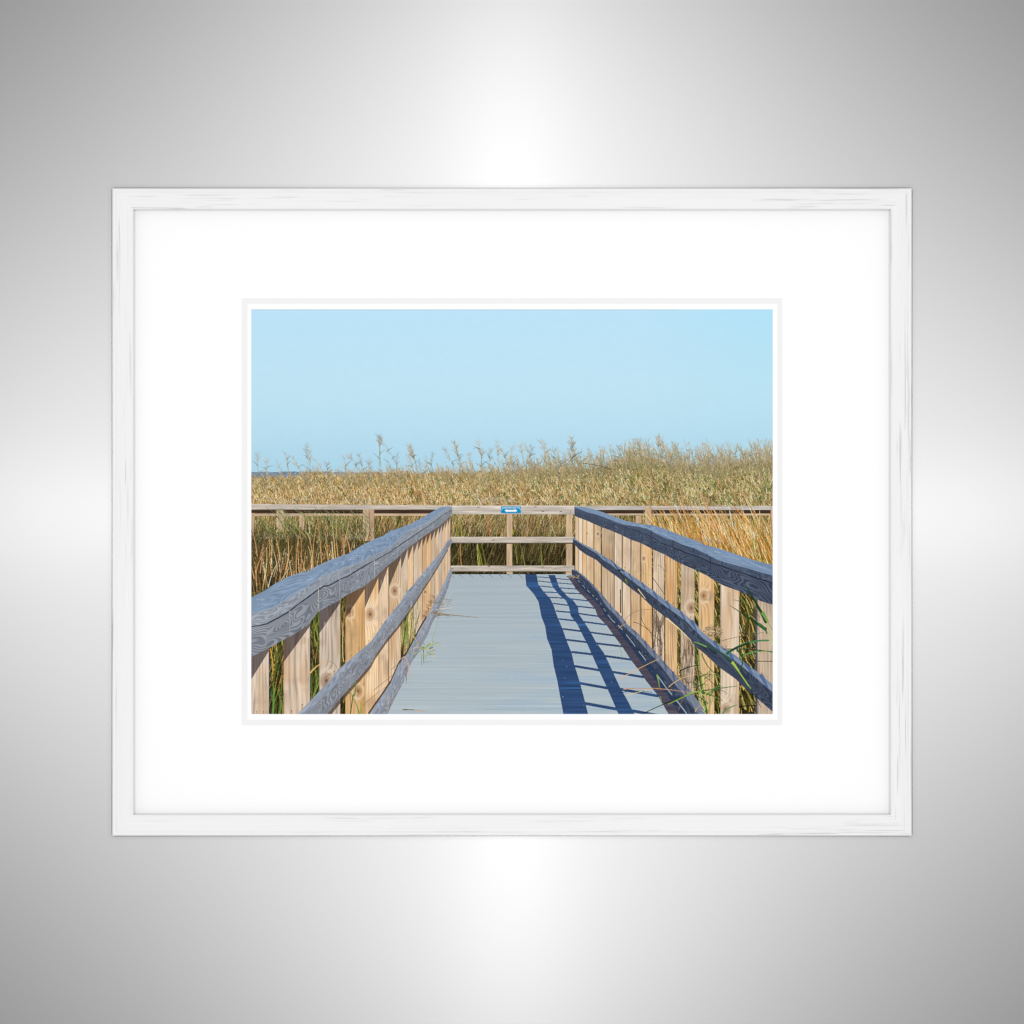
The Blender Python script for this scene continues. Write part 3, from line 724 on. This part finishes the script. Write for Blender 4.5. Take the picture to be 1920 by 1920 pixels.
G1, G2, G3, ST, DK = (92, 140, 66), (150, 170, 84), (58, 92, 40), (220, 186, 130), (30, 40, 30)
blades(E5, [([(490, 940), (600, 905), (690, 870)], 1.6, .9, G2), ([(530, 930), (532, 1010), (530, 1090)], 1.6, .8, G1), ([(512, 1000), (512, 1060), (510, 1120)], 1.1, .6, G1), ([(545, 1060), (620, 860), (690, 620)], 1.0, .6, G2),
            ([(430, 1040), (500, 960), (640, 860)], 1.3, .7, G1), ([(640, 870), (660, 900), (740, 915)], 1.2, .6, (190, 196, 110)), ([(400, 985), (530, 990), (660, 1030)], .8, .5, (200, 176, 150)),
            ([(640, 560), (800, 580), (1110, 608)], 3.2, .6, (150, 128, 92)), ([(650, 605), (700, 585), (800, 590)], 1.6, .7, (120, 98, 66)), ([(660, 525), (750, 515), (830, 505)], 1.1, .6, (222, 212, 196)),
            ([(760, 500), (780, 420), (820, 350)], 1.0, .6, (196, 196, 186)), ([(315, 1585), (420, 1588), (540, 1606)], 1.8, .9, (110, 96, 62)), ([(440, 1592), (490, 1598), (540, 1606)], 1.4, .7, (224, 170, 100)),
            ([(430, 820), (455, 850), (480, 930)], .9, .7, ST), ([(300, 1050), (350, 1050), (380, 1250)], 1.6, .8, (206, 176, 156)), ([(370, 1090), (385, 1170), (395, 1250)], 1.4, .8, (212, 170, 150)),
            ([(345, 1130), (350, 1230), (348, 1310)], .9, .6, (96, 110, 96)), ([(190, 1160), (240, 1120), (300, 1080)], 1.0, .6, (130, 90, 60)), ([(150, 1440), (158, 1520), (150, 1600)], .9, .6, ST),
            ([(540, 1085), (580, 1078), (620, 1072)], .9, .5, (130, 140, 140)), ([(0, 1380), (90, 1310), (200, 1220)], .7, .6, (96, 76, 48)), ([(330, 900), (380, 700), (395, 500)], 1.4, .7, (146, 158, 78)),
            ([(345, 880), (420, 760), (410, 560)], 1.2, .6, (104, 132, 72)), ([(300, 960), (330, 800), (320, 660)], 1.0, .6, (90, 76, 50))])
blades(E4, [([(690, 1250), (760, 1180), (860, 1120)], 3.0, .8, (226, 178, 112)), ([(900, 1130), (960, 1180), (1010, 1290)], 1.0, .6, (150, 110, 100)), ([(1150, 1500), (1170, 1400), (1165, 1330)], 1.8, 1, G1),
            ([(1200, 1690), (1180, 1600), (1100, 1440)], 1.6, .8, G1), ([(1210, 1690), (1230, 1600), (1250, 1540)], 2.4, .8, G2), ([(1110, 1690), (1130, 1560), (1140, 1480)], 1.6, 1, G3),
            ([(1250, 1600), (1330, 1520), (1560, 1350)], .7, .5, (100, 80, 46)), ([(1040, 1130), (1030, 1000), (1035, 720)], 1.6, .9, ST), ([(290, 1690), (300, 1480), (290, 1360)], 3.2, 1.4, (104, 140, 66)),
            ([(360, 1690), (370, 1560), (340, 1440)], 3.0, 1.0, (98, 130, 60)), ([(265, 1000), (290, 1180), (280, 1340)], 2.0, 1.0, (214, 160, 70)), ([(310, 990), (330, 1120), (300, 1300)], 3.0, 1.4, (80, 110, 48)),
            ([(720, 1500), (760, 1400), (780, 1370)], 2.4, 1.2, (120, 146, 62)), ([(690, 1460), (700, 1360), (690, 1260)], 2, 1, (74, 104, 48)), ([(700, 760), (720, 900), (700, 1040)], 2.4, 1.0, (64, 84, 38))])
blades(E7, [([(1770, 740), (1640, 500), (1515, 285)], 5.5, .7, (32, 66, 34)), ([(1790, 740), (1760, 690), (1735, 640)], 3.0, 5.0, (104, 158, 84)), ([(1760, 830), (1600, 720), (1335, 545)], 5.0, .7, (34, 70, 36)),
            ([(1780, 880), (1740, 810), (1690, 770)], 2.0, 3.4, (58, 110, 54)), ([(1850, 1010), (1800, 820), (1780, 720)], 1.6, 1.0, (170, 190, 110)), ([(1850, 850), (1750, 690), (1640, 580)], 1.2, .8, (150, 140, 70)),
            ([(1300, 1125), (1540, 1000), (1800, 966)], 4.0, 2.0, (72, 128, 84)), ([(1300, 1125), (1400, 1060), (1560, 1000)], 1.2, 3.0, (34, 58, 40)), ([(1260, 1070), (1550, 1072), (1850, 1106)], 1.2, 1.6, (40, 62, 40)),
            ([(1480, 1175), (1600, 1110), (1850, 1095)], 2.2, 1.2, (96, 150, 84)), ([(1425, 1085), (1490, 1190), (1455, 1320)], 3.0, 1.2, (46, 84, 40)), ([(1390, 480), (1530, 540), (1700, 690)], 1.0, .8, (60, 70, 44)),
            ([(900, 985), (1120, 1060), (1370, 1220)], 1.6, 3.0, (52, 84, 70)), ([(910, 985), (960, 1000), (1050, 1040)], 1.2, 2.0, (120, 160, 90)), ([(1360, 1240), (1420, 1310), (1580, 1540)], 2.2, 1.6, (156, 186, 74)),
            ([(1370, 1230), (1400, 1270), (1440, 1330)], 3.4, 2.0, (166, 196, 80)), ([(1560, 1520), (1640, 1650), (1710, 1770)], 1.2, .8, (40, 36, 30)),
            ([(930, 1040), (950, 1300), (1060, 1840)], 1.6, 3.4, (72, 98, 50)), ([(960, 1120), (990, 1420), (1020, 1580)], 1.2, 2.4, (128, 148, 66)), ([(1000, 1130), (1090, 1300), (1230, 1400)], 2.0, .8, (92, 118, 64)),
            ([(1010, 1570), (640, 1690), (285, 1850)], 1.6, 1.2, (30, 34, 30)), ([(1010, 1570), (860, 1610), (600, 1730)], 2.6, 1.4, (128, 158, 70)), ([(1010, 1570), (1220, 1540), (1430, 1512)], 2.0, .8, (76, 104, 60)),
            ([(1030, 1590), (1150, 1640), (1250, 1690)], 2.4, .8, (98, 128, 62)), ([(740, 1330), (860, 1280), (970, 1265)], 1.8, .8, (28, 36, 28)), ([(600, 1525), (740, 1430), (920, 1375)], 1.3, .7, (228, 186, 124)),
            ([(0, 1432), (290, 1280), (480, 1190)], 1.3, .8, (222, 178, 120)), ([(60, 1550), (480, 1545), (900, 1605)], 1.8, .7, (196, 150, 110)), ([(90, 1625), (220, 1590), (390, 1548)], 1.4, .8, (226, 200, 130)),
            ([(0, 1600), (200, 1570), (400, 1590)], 1.0, .8, (40, 44, 60)), ([(270, 670), (340, 820), (540, 1000)], .9, .7, (56, 48, 30)), ([(170, 745), (330, 820), (530, 1020)], 1.0, .7, (66, 54, 36)),
            ([(410, 580), (510, 780), (545, 960)], 1.2, .6, (110, 106, 54)), ([(580, 700), (740, 840), (870, 970)], 2.2, .7, (240, 214, 172)), ([(235, 350), (280, 410), (322, 465)], 1.6, 1.0, (236, 206, 150)),
            ([(850, 960), (880, 1060), (900, 1160)], 1.2, .7, (50, 42, 30)), ([(25, 810), (160, 640), (390, 592)], .8, .6, (150, 110, 70)), ([(0, 820), (100, 760), (220, 720)], .9, .6, (206, 168, 110)),
            ([(400, 200), (500, 340), (550, 420)], 1.2, .7, (70, 58, 40)), ([(100, 130), (260, 150), (420, 200)], .7, .6, (170, 176, 96)), ([(470, 60), (520, 90), (545, 130)], .8, .5, (80, 60, 50)),
            ([(460, 1380), (480, 1460), (490, 1530)], 2.0, .8, (128, 164, 76)), ([(500, 1640), (512, 1700), (510, 1790)], 1.2, .6, (136, 160, 80)), ([(0, 1010), (30, 1100), (40, 1230)], .7, .5, (130, 160, 110)),
            ([(720, 1805), (760, 1690), (830, 1550)], 1.2, .8, (140, 104, 60)), ([(920, 1820), (940, 1780), (990, 1740)], 1.6, .8, (206, 166, 120)), ([(1230, 1020), (1290, 1090), (1360, 1180)], .8, .6, (60, 70, 80)),
            ([(1240, 970), (1450, 920), (1740, 870)], 1.0, .7, (84, 98, 72)), ([(1660, 1215), (1760, 1215), (1850, 1218)], 1.4, 1, (50, 58, 40)), ([(1250, 1840), (1320, 1780), (1420, 1740)], 3.0, 1.0, (112, 142, 96)),
            ([(1450, 1760), (1560, 1750), (1650, 1745)], 1.6, 1.2, (22, 24, 20)), ([(960, 1330), (1060, 1420), (1170, 1510)], 1.0, .8, (46, 48, 34)), ([(1060, 1440), (1010, 1500), (960, 1560)], 1.0, .8, (50, 50, 36)),
            ([(780, 1420), (830, 1470), (850, 1500)], 1.0, .7, (60, 52, 40)), ([(0, 115), (90, 260), (125, 305)], 2.0, .9, (62, 62, 36)), ([(80, 235), (100, 270), (122, 300)], 1.8, .8, (196, 210, 90)),
            ([(0, 120), (40, 122), (80, 132)], 2.0, .8, (36, 48, 40)), ([(1670, 360), (1700, 420), (1760, 520)], .1, .1, (60, 60, 40))])
for k in range(34):
    bx, by = E7(rng.uniform(940, 1110), rng.uniform(1380, 1860)); a = rng.normal() * .9 - .1; L = rng.uniform(14, 40)
    stroke(bez((bx, by), (bx + math.sin(a) * L * .5, by - L * .5), (bx + math.sin(a) * L, by - abs(math.cos(a)) * L * .55), 5), rng.uniform(1.0, 2.4), .5, jit(pick([G1, G2, G3, G3, (70, 88, 46), (196, 176, 112)]), 8, .12), I_GRASS)
for k in range(26):
    bx, by = E5(rng.uniform(420, 640), rng.uniform(880, 1060)); a = rng.normal() * .9 + .5; L = rng.uniform(5, 16)
    stroke(bez((bx, by), (bx + math.sin(a) * L * .5, by - L * .4), (bx + math.sin(a) * L, by - math.cos(a) * L * .5), 4), rng.uniform(.8, 1.5), .5, jit(pick([G1, G2, G3, ST]), 8, .1), I_GRASS)
for k in range(60):
    bx, by = E5(rng.uniform(600, 800), rng.uniform(400, 610)); L = rng.uniform(3, 10)
    if bx > float(np.interp(by, [1110, 1150, 1170], [818, 800, 792])):
        stroke([(bx, by), (bx + L, by - rng.normal() * 1.5)], .9, .4, jit((140, 122, 94), 8, .18), I_GRASS, .7)
stroke([E6(1050, 0), E6(1110, 80), E6(1240, 270)], 1.4, 1.0, (48, 46, 34), I_GRASS)
for k in range(210):
    a = rng.uniform(0, 6.28); r = math.sqrt(rng.uniform())
    x = 1334 + 18 * r * math.cos(a); y = 1185 + 12 * r * math.sin(a) - (x - 1334) * .12
    if y < float(RM_out(x)) - 1 and x < 1351:
        stroke(bez((x, y), (x + 2, y - 2), (x + rng.uniform(1, 6), y + rng.uniform(-3, 2)), 2), 1.0, .5, jit(pick([(176, 152, 118), (140, 116, 88), (206, 186, 152), (112, 92, 70)]), 6, .1), I_GRASS)
for k in range(34):
    x = rng.uniform(1068, 1086); y = 1082 + rng.normal() * 1.8
    stroke([(x, y), (x + rng.uniform(-4, 4), y + rng.normal())], 1, .6, jit((166, 148, 118), 6, .1), I_GRASS)

# --- average to ink dots
dots = canvas.reshape(PH, K, PW, K, 3).mean((1, 3))
pad = np.pad(dots, ((1, 1), (1, 1), (0, 0)), 'edge')
soft = sum(pad[1 + a:1 + a + PH, 1 + b:1 + b + PW] * (.25 if a == b == 0 else .125 if a * b == 0 else .0625) for a in (-1, 0, 1) for b in (-1, 0, 1))
dots = np.clip(dots + .7 * (dots - soft), 3, 254)          # the crispening a printer gives a photograph
dot_id = ids[::K, ::K].copy()
dots[0, :800] = (186, 206, 214)                # fine grey line along the top edge of the print

# ------------------------------------------------------------------ materials
E_ILLUM = 1.16          # white diffuse paper shows about this much light where the print hangs


def mat(name):
    m = bpy.data.materials.new(name); m.use_nodes = True
    return m, m.node_tree, m.node_tree.nodes['Principled BSDF']


def ink_material():
    m, nt, b = mat('printed_ink')
    a = nt.nodes.new('ShaderNodeVertexColor'); a.layer_name = 'ink'
    nt.links.new(a.outputs['Color'], b.inputs['Base Color'])
    b.inputs['Roughness'].default_value = 0.9
    b.inputs['Specular IOR Level'].default_value = 0.0
    return m


def paper(name, v, rough=0.9):
    m, nt, b = mat(name)
    tc = nt.nodes.new('ShaderNodeTexCoord'); n = nt.nodes.new('ShaderNodeTexNoise')
    n.inputs['Scale'].default_value = 900; n.inputs['Detail'].default_value = 3
    nt.links.new(tc.outputs['Object'], n.inputs['Vector'])
    r = nt.nodes.new('ShaderNodeValToRGB')
    r.color_ramp.elements[0].color = (v * .985, v * .985, v * .985, 1); r.color_ramp.elements[1].color = (v, v, v, 1)
    nt.links.new(n.outputs['Fac'], r.inputs['Fac']); nt.links.new(r.outputs['Color'], b.inputs['Base Color'])
    bp = nt.nodes.new('ShaderNodeBump'); bp.inputs['Strength'].default_value = .03; bp.inputs['Distance'].default_value = .0002
    nt.links.new(n.outputs['Fac'], bp.inputs['Height']); nt.links.new(bp.outputs['Normal'], b.inputs['Normal'])
    b.inputs['Roughness'].default_value = rough; b.inputs['Specular IOR Level'].default_value = 0.1
    return m


def plain(name, c, rough=.6):
    m, nt, b = mat(name)
    b.inputs['Base Color'].default_value = (*c, 1); b.inputs['Roughness'].default_value = rough; b.inputs['Specular IOR Level'].default_value = 0.0
    return m


def painted_oak():
    """White limed paint over open-grained wood: sparse grey pores drawn out along the rail (object X)."""
    m, nt, b = mat('white_limed_wood')
    N, Lk = nt.nodes.new, nt.links.new
    tc = N('ShaderNodeTexCoord'); oi = N('ShaderNodeObjectInfo')
    rnd = N('ShaderNodeVectorMath'); rnd.operation = 'SCALE'; rnd.inputs[0].default_value = (13.7, 0.0, 7.3)
    Lk(oi.outputs['Random'], rnd.inputs['Scale'])
    add = N('ShaderNodeVectorMath'); add.operation = 'ADD'
    Lk(tc.outputs['Object'], add.inputs[0]); Lk(rnd.outputs[0], add.inputs[1])

    def stretched(sx, sz, detail, rough=.55, dist=0.0):
        mp = N('ShaderNodeMapping'); mp.inputs['Scale'].default_value = (sx, 30, sz)
        mp.inputs['Rotation'].default_value = (0, math.radians(1.6), 0)
        Lk(add.outputs[0], mp.inputs['Vector'])
        n = N('ShaderNodeTexNoise'); n.inputs['Scale'].default_value = 1; n.inputs['Detail'].default_value = detail
        n.inputs['Roughness'].default_value = rough; n.inputs['Distortion'].default_value = dist
        Lk(mp.outputs[0], n.inputs['Vector'])
        return n.outputs['Fac']

    def ramp(s, p0, c0, p1, c1):
        r = N('ShaderNodeMapRange'); r.inputs['From Min'].default_value = p0; r.inputs['From Max'].default_value = p1
        r.inputs['To Min'].default_value = c0; r.inputs['To Max'].default_value = c1
        Lk(s, r.inputs['Value']); return r.outputs[0]

    def math2(op, a, c):
        q = N('ShaderNodeMath'); q.operation = op
        for k, v in enumerate((a, c)):
            if isinstance(v, (int, float)): q.inputs[k].default_value = v
            else: Lk(v, q.inputs[k])
        return q.outputs[0]
    pores = ramp(stretched(15, 760, 2.0, .5, .3), .33, 1.0, .43, 0.0)      # thin open pores
    where = ramp(stretched(8, 110, 1.0), .44, 0.0, .62, 1.0)                 # only here and there
    fine = stretched(30, 900, 3.0, .6)
    broad = stretched(5, 120, 2.0)
    pore = math2('MULTIPLY', pores, where)
    v = math2('ADD', ramp(fine, .2, -.018, .8, .018), ramp(broad, .2, -.012, .8, .012))
    v = math2('ADD', v, OAK_WHITE)
    v = math2('SUBTRACT', v, math2('MULTIPLY', pore, .22))
    cc = N('ShaderNodeCombineColor')
    for k in range(3): Lk(v, cc.inputs[k])
    Lk(cc.outputs[0], b.inputs['Base Color'])
    h = math2('ADD', math2('MULTIPLY', fine, .35), math2('MULTIPLY', pore, -1.0))
    bp = N('ShaderNodeBump'); bp.inputs['Strength'].default_value = .28; bp.inputs['Distance'].default_value = .0005
    Lk(h, bp.inputs['Height']); Lk(bp.outputs['Normal'], b.inputs['Normal'])
    b.inputs['Roughness'].default_value = .7; b.inputs['Specular IOR Level'].default_value = .1
    return m


def satin_metal():
    """Turned (circular) satin metal: a soft satin lobe and, under it, fine concentric scratches that draw the light into rays."""
    m, nt, b = mat('satin_metal')
    out = nt.nodes['Material Output']
    t = nt.nodes.new('ShaderNodeTangent'); t.direction_type = 'RADIAL'; t.axis = 'Y'
    tc = nt.nodes.new('ShaderNodeTexCoord'); n = nt.nodes.new('ShaderNodeTexNoise')
    n.inputs['Scale'].default_value = 2.0; n.inputs['Detail'].default_value = 2
    nt.links.new(tc.outputs['Object'], n.inputs['Vector'])
    r = nt.nodes.new('ShaderNodeMapRange'); r.inputs['To Min'].default_value = .361 - .003; r.inputs['To Max'].default_value = .361 + .003
    nt.links.new(n.outputs['Fac'], r.inputs['Value']); nt.links.new(r.outputs[0], b.inputs['Roughness'])
    c = nt.nodes.new('ShaderNodeBsdfPrincipled')
    c.inputs['Roughness'].default_value = .2215; c.inputs['Anisotropic'].default_value = .928; c.inputs['Anisotropic Rotation'].default_value = .25
    nt.links.new(t.outputs[0], c.inputs['Tangent'])
    for q in (b, c):
        q.inputs['Metallic'].default_value = 1.0
        q.inputs['Base Color'].default_value = (METAL, METAL, METAL, 1)
    mx = nt.nodes.new('ShaderNodeMixShader'); mx.inputs['Fac'].default_value = .0332
    nt.links.new(b.outputs[0], mx.inputs[1]); nt.links.new(c.outputs[0], mx.inputs[2]); nt.links.new(mx.outputs[0], out.inputs['Surface'])
    return m


OAK_WHITE = 0.785
METAL = 0.177
M_INK, M_PAPER, M_MAT, M_BEVEL = ink_material(), paper('print_paper', .89), paper('mat_board', .90), paper('mat_core', .80)
M_OAK, M_METAL = painted_oak(), satin_metal()
M_DARK = plain('dark_rabbet', (.15, .142, .133), .9)  # dark tone put behind the lip to cut bounce onto the mat
M_BACK = plain('brown_backing_board', (.28, .2, .13), .8)


def mesh_obj(name, verts, faces, m, parent=None, loc=(0, 0, 0), rot=(0, 0, 0)):
    me = bpy.data.meshes.new(name); me.from_pydata([tuple(v) for v in verts], [], faces); me.materials.append(m); me.update()
    o = bpy.data.objects.new(name, me); COL.objects.link(o); o.location = loc; o.rotation_euler = rot
    if parent: o.parent = parent
    return o


# ------------------------------------------------------------------ wall
o = mesh_obj('wall', [(-4, 0, -4), (4, 0, -4), (4, 0, 4), (-4, 0, 4)], [(0, 1, 2, 3)], M_METAL)
o['kind'] = 'structure'; o['label'] = 'plain satin silver metal wall behind the white frame'

# ------------------------------------------------------------------ framed print
root = bpy.data.objects.new('framed_print', None); COL.objects.link(root)
root.empty_display_size = .05
root['label'] = 'white wood framed photograph of a railed boardwalk through golden reeds, hung on the silver wall'
root['category'] = 'framed picture'

FRONT, MATF, PAPF = -0.0172, -0.0030, -0.0014          # front of frame, of mat, of the print sheet
CORR = (5.0 - .0140) / (5.0 - .0030)
HW, HH = 750 * S * CORR, 607.5 * S * CORR
PROF = [(.005, -.0006), (.0002, -.0075), (0, -.0132), (.0006, -.0140), (.0014, -.0143), (.0022, -.0141), (.0030, -.0142), (.0045, -.0146), (.0100, -.0148), (.0158, -.0146), (.0172, -.0142), (.0180, -.0140),
        (.0188, -.0142), (.0195, -.0139), (.0200, -.0131), (.0199, -.0119), (.0115, -.0111), (.0105, MATF - .0001), (.0105, -.0006)]


def frame_rail(length, loc, rot):
    v = []; n = len(PROF)
    for s in (-1, 1):
        for w, d in PROF:
            v.append((s * (length / 2 - w), d, -w))
    f = [(k, (k + 1) % n, (k + 1) % n + n, k + n) for k in range(n)]
    f.append(tuple(range(n))[::-1]); f.append(tuple(range(n, 2 * n)))
    o = mesh_obj('frame_rail', v, f, M_OAK, root, loc, rot)
    o.data.materials.append(M_DARK)                      # rabbet behind the lip made dark to deepen the shade on the mat
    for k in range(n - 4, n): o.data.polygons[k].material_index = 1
    import bmesh
    bm = bmesh.new(); bm.from_mesh(o.data); bmesh.ops.recalc_face_normals(bm, faces=bm.faces); bm.to_mesh(o.data); bm.free()
    return o


frame_rail(2 * HW, (0, 0, HH), (0, 0, 0))
frame_rail(2 * HW, (0, 0, -HH), (0, math.pi, 0))
frame_rail(2 * HH, (HW, 0, 0), (0, math.pi / 2, 0))
frame_rail(2 * HH, (-HW, 0, 0), (0, -math.pi / 2, 0))


def ring(name, outer, inner, y_out, y_in, m, parent):
    (a, b, c, d), (e, f, g, h) = outer, inner            # x0, x1, y0, y1 in print units
    v = [(wx(a), y_out, wz(c)), (wx(b), y_out, wz(c)), (wx(b), y_out, wz(d)), (wx(a), y_out, wz(d)),
         (wx(e), y_in, wz(g)), (wx(f), y_in, wz(g)), (wx(f), y_in, wz(h)), (wx(e), y_in, wz(h))]
    return mesh_obj(name, v, [(0, 4, 5, 1), (1, 5, 6, 2), (2, 6, 7, 3), (3, 7, 4, 0)], m, parent)


mat_o = ring('mat_board', (234, 1686, 376, 1544), (453, 1467, 559, 1360), MATF, MATF, M_MAT, root)
mat_o['label'] = 'wide white window mat'
ring('mat_bevel', (453, 1467, 559, 1360), (463.2, 1458.4, 569.2, 1350), MATF, PAPF - .0003, M_BEVEL, mat_o)
bk = mesh_obj('backing_board', [(wx(238), y, wz(z)) if x == 0 else (wx(1682), y, wz(z)) for y in (-.0002, -.0010) for x, z in ((0, 380), (1, 380), (1, 1540), (0, 1540))],
              [(0, 3, 2, 1), (4, 5, 6, 7), (0, 1, 5, 4), (1, 2, 6, 5), (2, 3, 7, 6), (3, 0, 4, 7)], M_BACK, root)
sheet = mesh_obj('print', [(wx(430), PAPF, wz(540)), (wx(1490), PAPF, wz(540)), (wx(1490), PAPF, wz(1380)), (wx(430), PAPF, wz(1380))], [(0, 3, 2, 1)], M_PAPER, root)
sheet['label'] = 'white bordered colour print of a boardwalk crossing a reed marsh'

# ink dots, one mesh for each thing pictured, all lying in the one plane of the print
INK_Y = PAPF - .00006
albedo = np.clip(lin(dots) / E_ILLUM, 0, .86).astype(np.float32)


def ink_mesh(name, rects, cols):
    """rects: (n, 4) x0, x1, y0, y1 in whole dots."""
    r = rects.astype(np.int64)
    corners = np.stack([r[:, [0, 3]], r[:, [1, 3]], r[:, [1, 2]], r[:, [0, 2]]], 1).reshape(-1, 2)
    key = corners[:, 1] * (PW + 1) + corners[:, 0]
    uniq, inv = np.unique(key, return_inverse=True)
    vx = uniq % (PW + 1); vy = uniq // (PW + 1)
    co = np.empty((len(uniq), 3), np.float32)
    co[:, 0] = (PX0 + vx - 960) * S; co[:, 1] = INK_Y; co[:, 2] = (960 - (PY0 + vy)) * S
    me = bpy.data.meshes.new(name); n = len(r)
    me.vertices.add(len(uniq)); me.vertices.foreach_set('co', co.ravel())
    me.loops.add(4 * n); me.loops.foreach_set('vertex_index', inv.astype(np.int32).ravel())
    me.polygons.add(n); me.polygons.foreach_set('loop_start', (np.arange(n) * 4).astype(np.int32))
    me.update(calc_edges=True)
    at = me.color_attributes.new('ink', 'FLOAT_COLOR', 'CORNER')
    c4 = np.ones((n, 4, 4), np.float32); c4[:, :, :3] = cols[:, None, :]
    at.data.foreach_set('color', c4.ravel())
    me.materials.append(M_INK)
    o = bpy.data.objects.new(name, me); COL.objects.link(o); o.parent = sheet
    return o


for k, (name, label) in enumerate(NAMES):
    jj, ii = np.nonzero(dot_id == k)
    if len(jj) < 3:
        continue
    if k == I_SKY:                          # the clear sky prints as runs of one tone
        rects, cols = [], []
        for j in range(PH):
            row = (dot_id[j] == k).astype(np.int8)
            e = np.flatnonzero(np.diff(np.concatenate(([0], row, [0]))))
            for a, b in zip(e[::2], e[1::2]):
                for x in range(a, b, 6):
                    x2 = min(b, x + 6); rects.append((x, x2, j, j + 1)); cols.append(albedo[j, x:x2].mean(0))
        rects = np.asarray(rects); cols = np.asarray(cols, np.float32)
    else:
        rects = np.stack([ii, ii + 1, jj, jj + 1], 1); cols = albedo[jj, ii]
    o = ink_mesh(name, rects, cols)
    if label: o['label'] = label
    if name in ('printed_reed_bed', 'printed_grass', 'printed_treeline'): o['kind'] = 'stuff'

# the little trail sign: plate, double arrow, screws and lettering
def flat(name, pts, y, c, parent):
    v = [(wx(x), y, wz(z)) for x, z in pts]
    o = mesh_obj(name, v, [tuple(range(len(v)))[::-1]], plain(name + '_ink', tuple(np.clip(lin(c) / E_ILLUM, 0, .86)), .9), parent)
    o.data.update()
    return o


def round_rect(x0, x1, y0, y1, r):
    p = []
    for cx, cy, a0 in ((x1 - r, y1 - r, 0), (x0 + r, y1 - r, 90), (x0 + r, y0 + r, 180), (x1 - r, y0 + r, 270)):
        for a in (0, 30, 60, 90):
            t = math.radians(a0 + a); p.append((cx + r * math.cos(t), cy + r * math.sin(t)))
    return p


def join_flat(name, polys, y, c, parent):
    v, f = [], []
    for pts in polys:
        f.append(tuple(range(len(v), len(v) + len(pts)))[::-1]); v += [(wx(x), y, wz(z)) for x, z in pts]
    return mesh_obj(name, v, f, plain(name + '_ink', tuple(np.clip(lin(c) / E_ILLUM, 0, .86)), .9), parent)


SY = INK_Y - .00005
pl = flat('printed_sign', round_rect(939.1, 976.9, 949.2, 962.2, 1.5), SY, (10, 142, 192), sheet)
pl['label'] = 'small blue trail sign with a white double arrow'
arrow = [(946, 957.4), (950.9, 954.6), (951.5, 956), (964.6, 956), (965.2, 954.6), (970.2, 957.4), (965.2, 960.4), (964.6, 959.4), (951.5, 959.4), (950.9, 960.4)]
join_flat('printed_arrow', [arrow] + [[(cx + .8 * math.cos(a), cy + .8 * math.sin(a)) for a in np.linspace(0, 6.28, 10)[:-1]] for cx, cy in ((941, 955.3), (975.6, 955.6))],
          SY - .00004, (250, 252, 252), sheet)
cu = bpy.data.curves.new('printed_lettering', 'FONT'); cu.body = 'Sunset Point Loop Trail'; cu.align_x = 'CENTER'; cu.align_y = 'CENTER'; cu.size = .0018; cu.offset = .00003
tmp = bpy.data.objects.new('lettering_source', cu); COL.objects.link(tmp)
bpy.context.view_layer.update()
me = bpy.data.meshes.new_from_object(tmp.evaluated_get(bpy.context.evaluated_depsgraph_get()))
bpy.data.objects.remove(tmp, do_unlink=True)
me.name = 'printed_lettering'; me.materials.clear(); me.materials.append(plain('lettering_ink', (.78, .82, .84), .9))
xs_ = np.array([v.co[:] for v in me.vertices])
k_ = (975 - 941.5) * S / (xs_[:, 0].max() - xs_[:, 0].min())
for v in me.vertices:
    v.co = (v.co.x * k_, v.co.y * 1.15, 0)
lo_ = bpy.data.objects.new('printed_lettering', me); COL.objects.link(lo_); lo_.parent = sheet
lo_.location = (wx(958.1), SY - .00004, wz(952.0)); lo_.rotation_euler = (math.pi / 2, 0, 0)
lo_['label'] = 'small white letters across the blue sign'

# ------------------------------------------------------------------ light: four added lamps round the lens axis, fitted to the wall's bright cross, plain grey room
w = bpy.data.worlds.new('World'); scene.world = w; w.use_nodes = True
bg = w.node_tree.nodes['Background']
bg.inputs['Color'].default_value = (1, 1, 1, 1); bg.inputs['Strength'].default_value = .34
for x, z, sx, sz, watts in ((0, .504, .1, .395, 17.2), (0, -.504, .1, .395, 17.2), (.648, 0, .185, .1, 14.35), (-.648, 0, .185, .1, 14.35)):
    la = bpy.data.lights.new('added_lamp', 'AREA'); la.shape = 'RECTANGLE'; la.size = sx; la.size_y = sz; la.energy = watts
    lo = bpy.data.objects.new('added_lamp', la); COL.objects.link(lo)
    lo.location = (x, -2.686, z)
    lo.rotation_euler = (math.pi / 2, 0, 0)             # faces the wall

cam = bpy.data.cameras.new('Camera'); cam.sensor_width = 36; cam.lens = 36 * (5.0 - .0030) / (1920 * S)
cam.clip_end = 50
co = bpy.data.objects.new('Camera', cam); COL.objects.link(co)
co.location = (0, -5.0, 0); co.rotation_euler = (math.pi / 2, 0, 0)
scene.camera = co
vs = scene.view_settings
scene.display_settings.display_device = 'sRGB'
vs.view_transform = 'Standard'; vs.look = 'None'; vs.exposure = 0; vs.gamma = 1; vs.use_curve_mapping = False
scene.render.resolution_x = scene.render.resolution_y = 1024
scene.cycles.max_bounces = 6
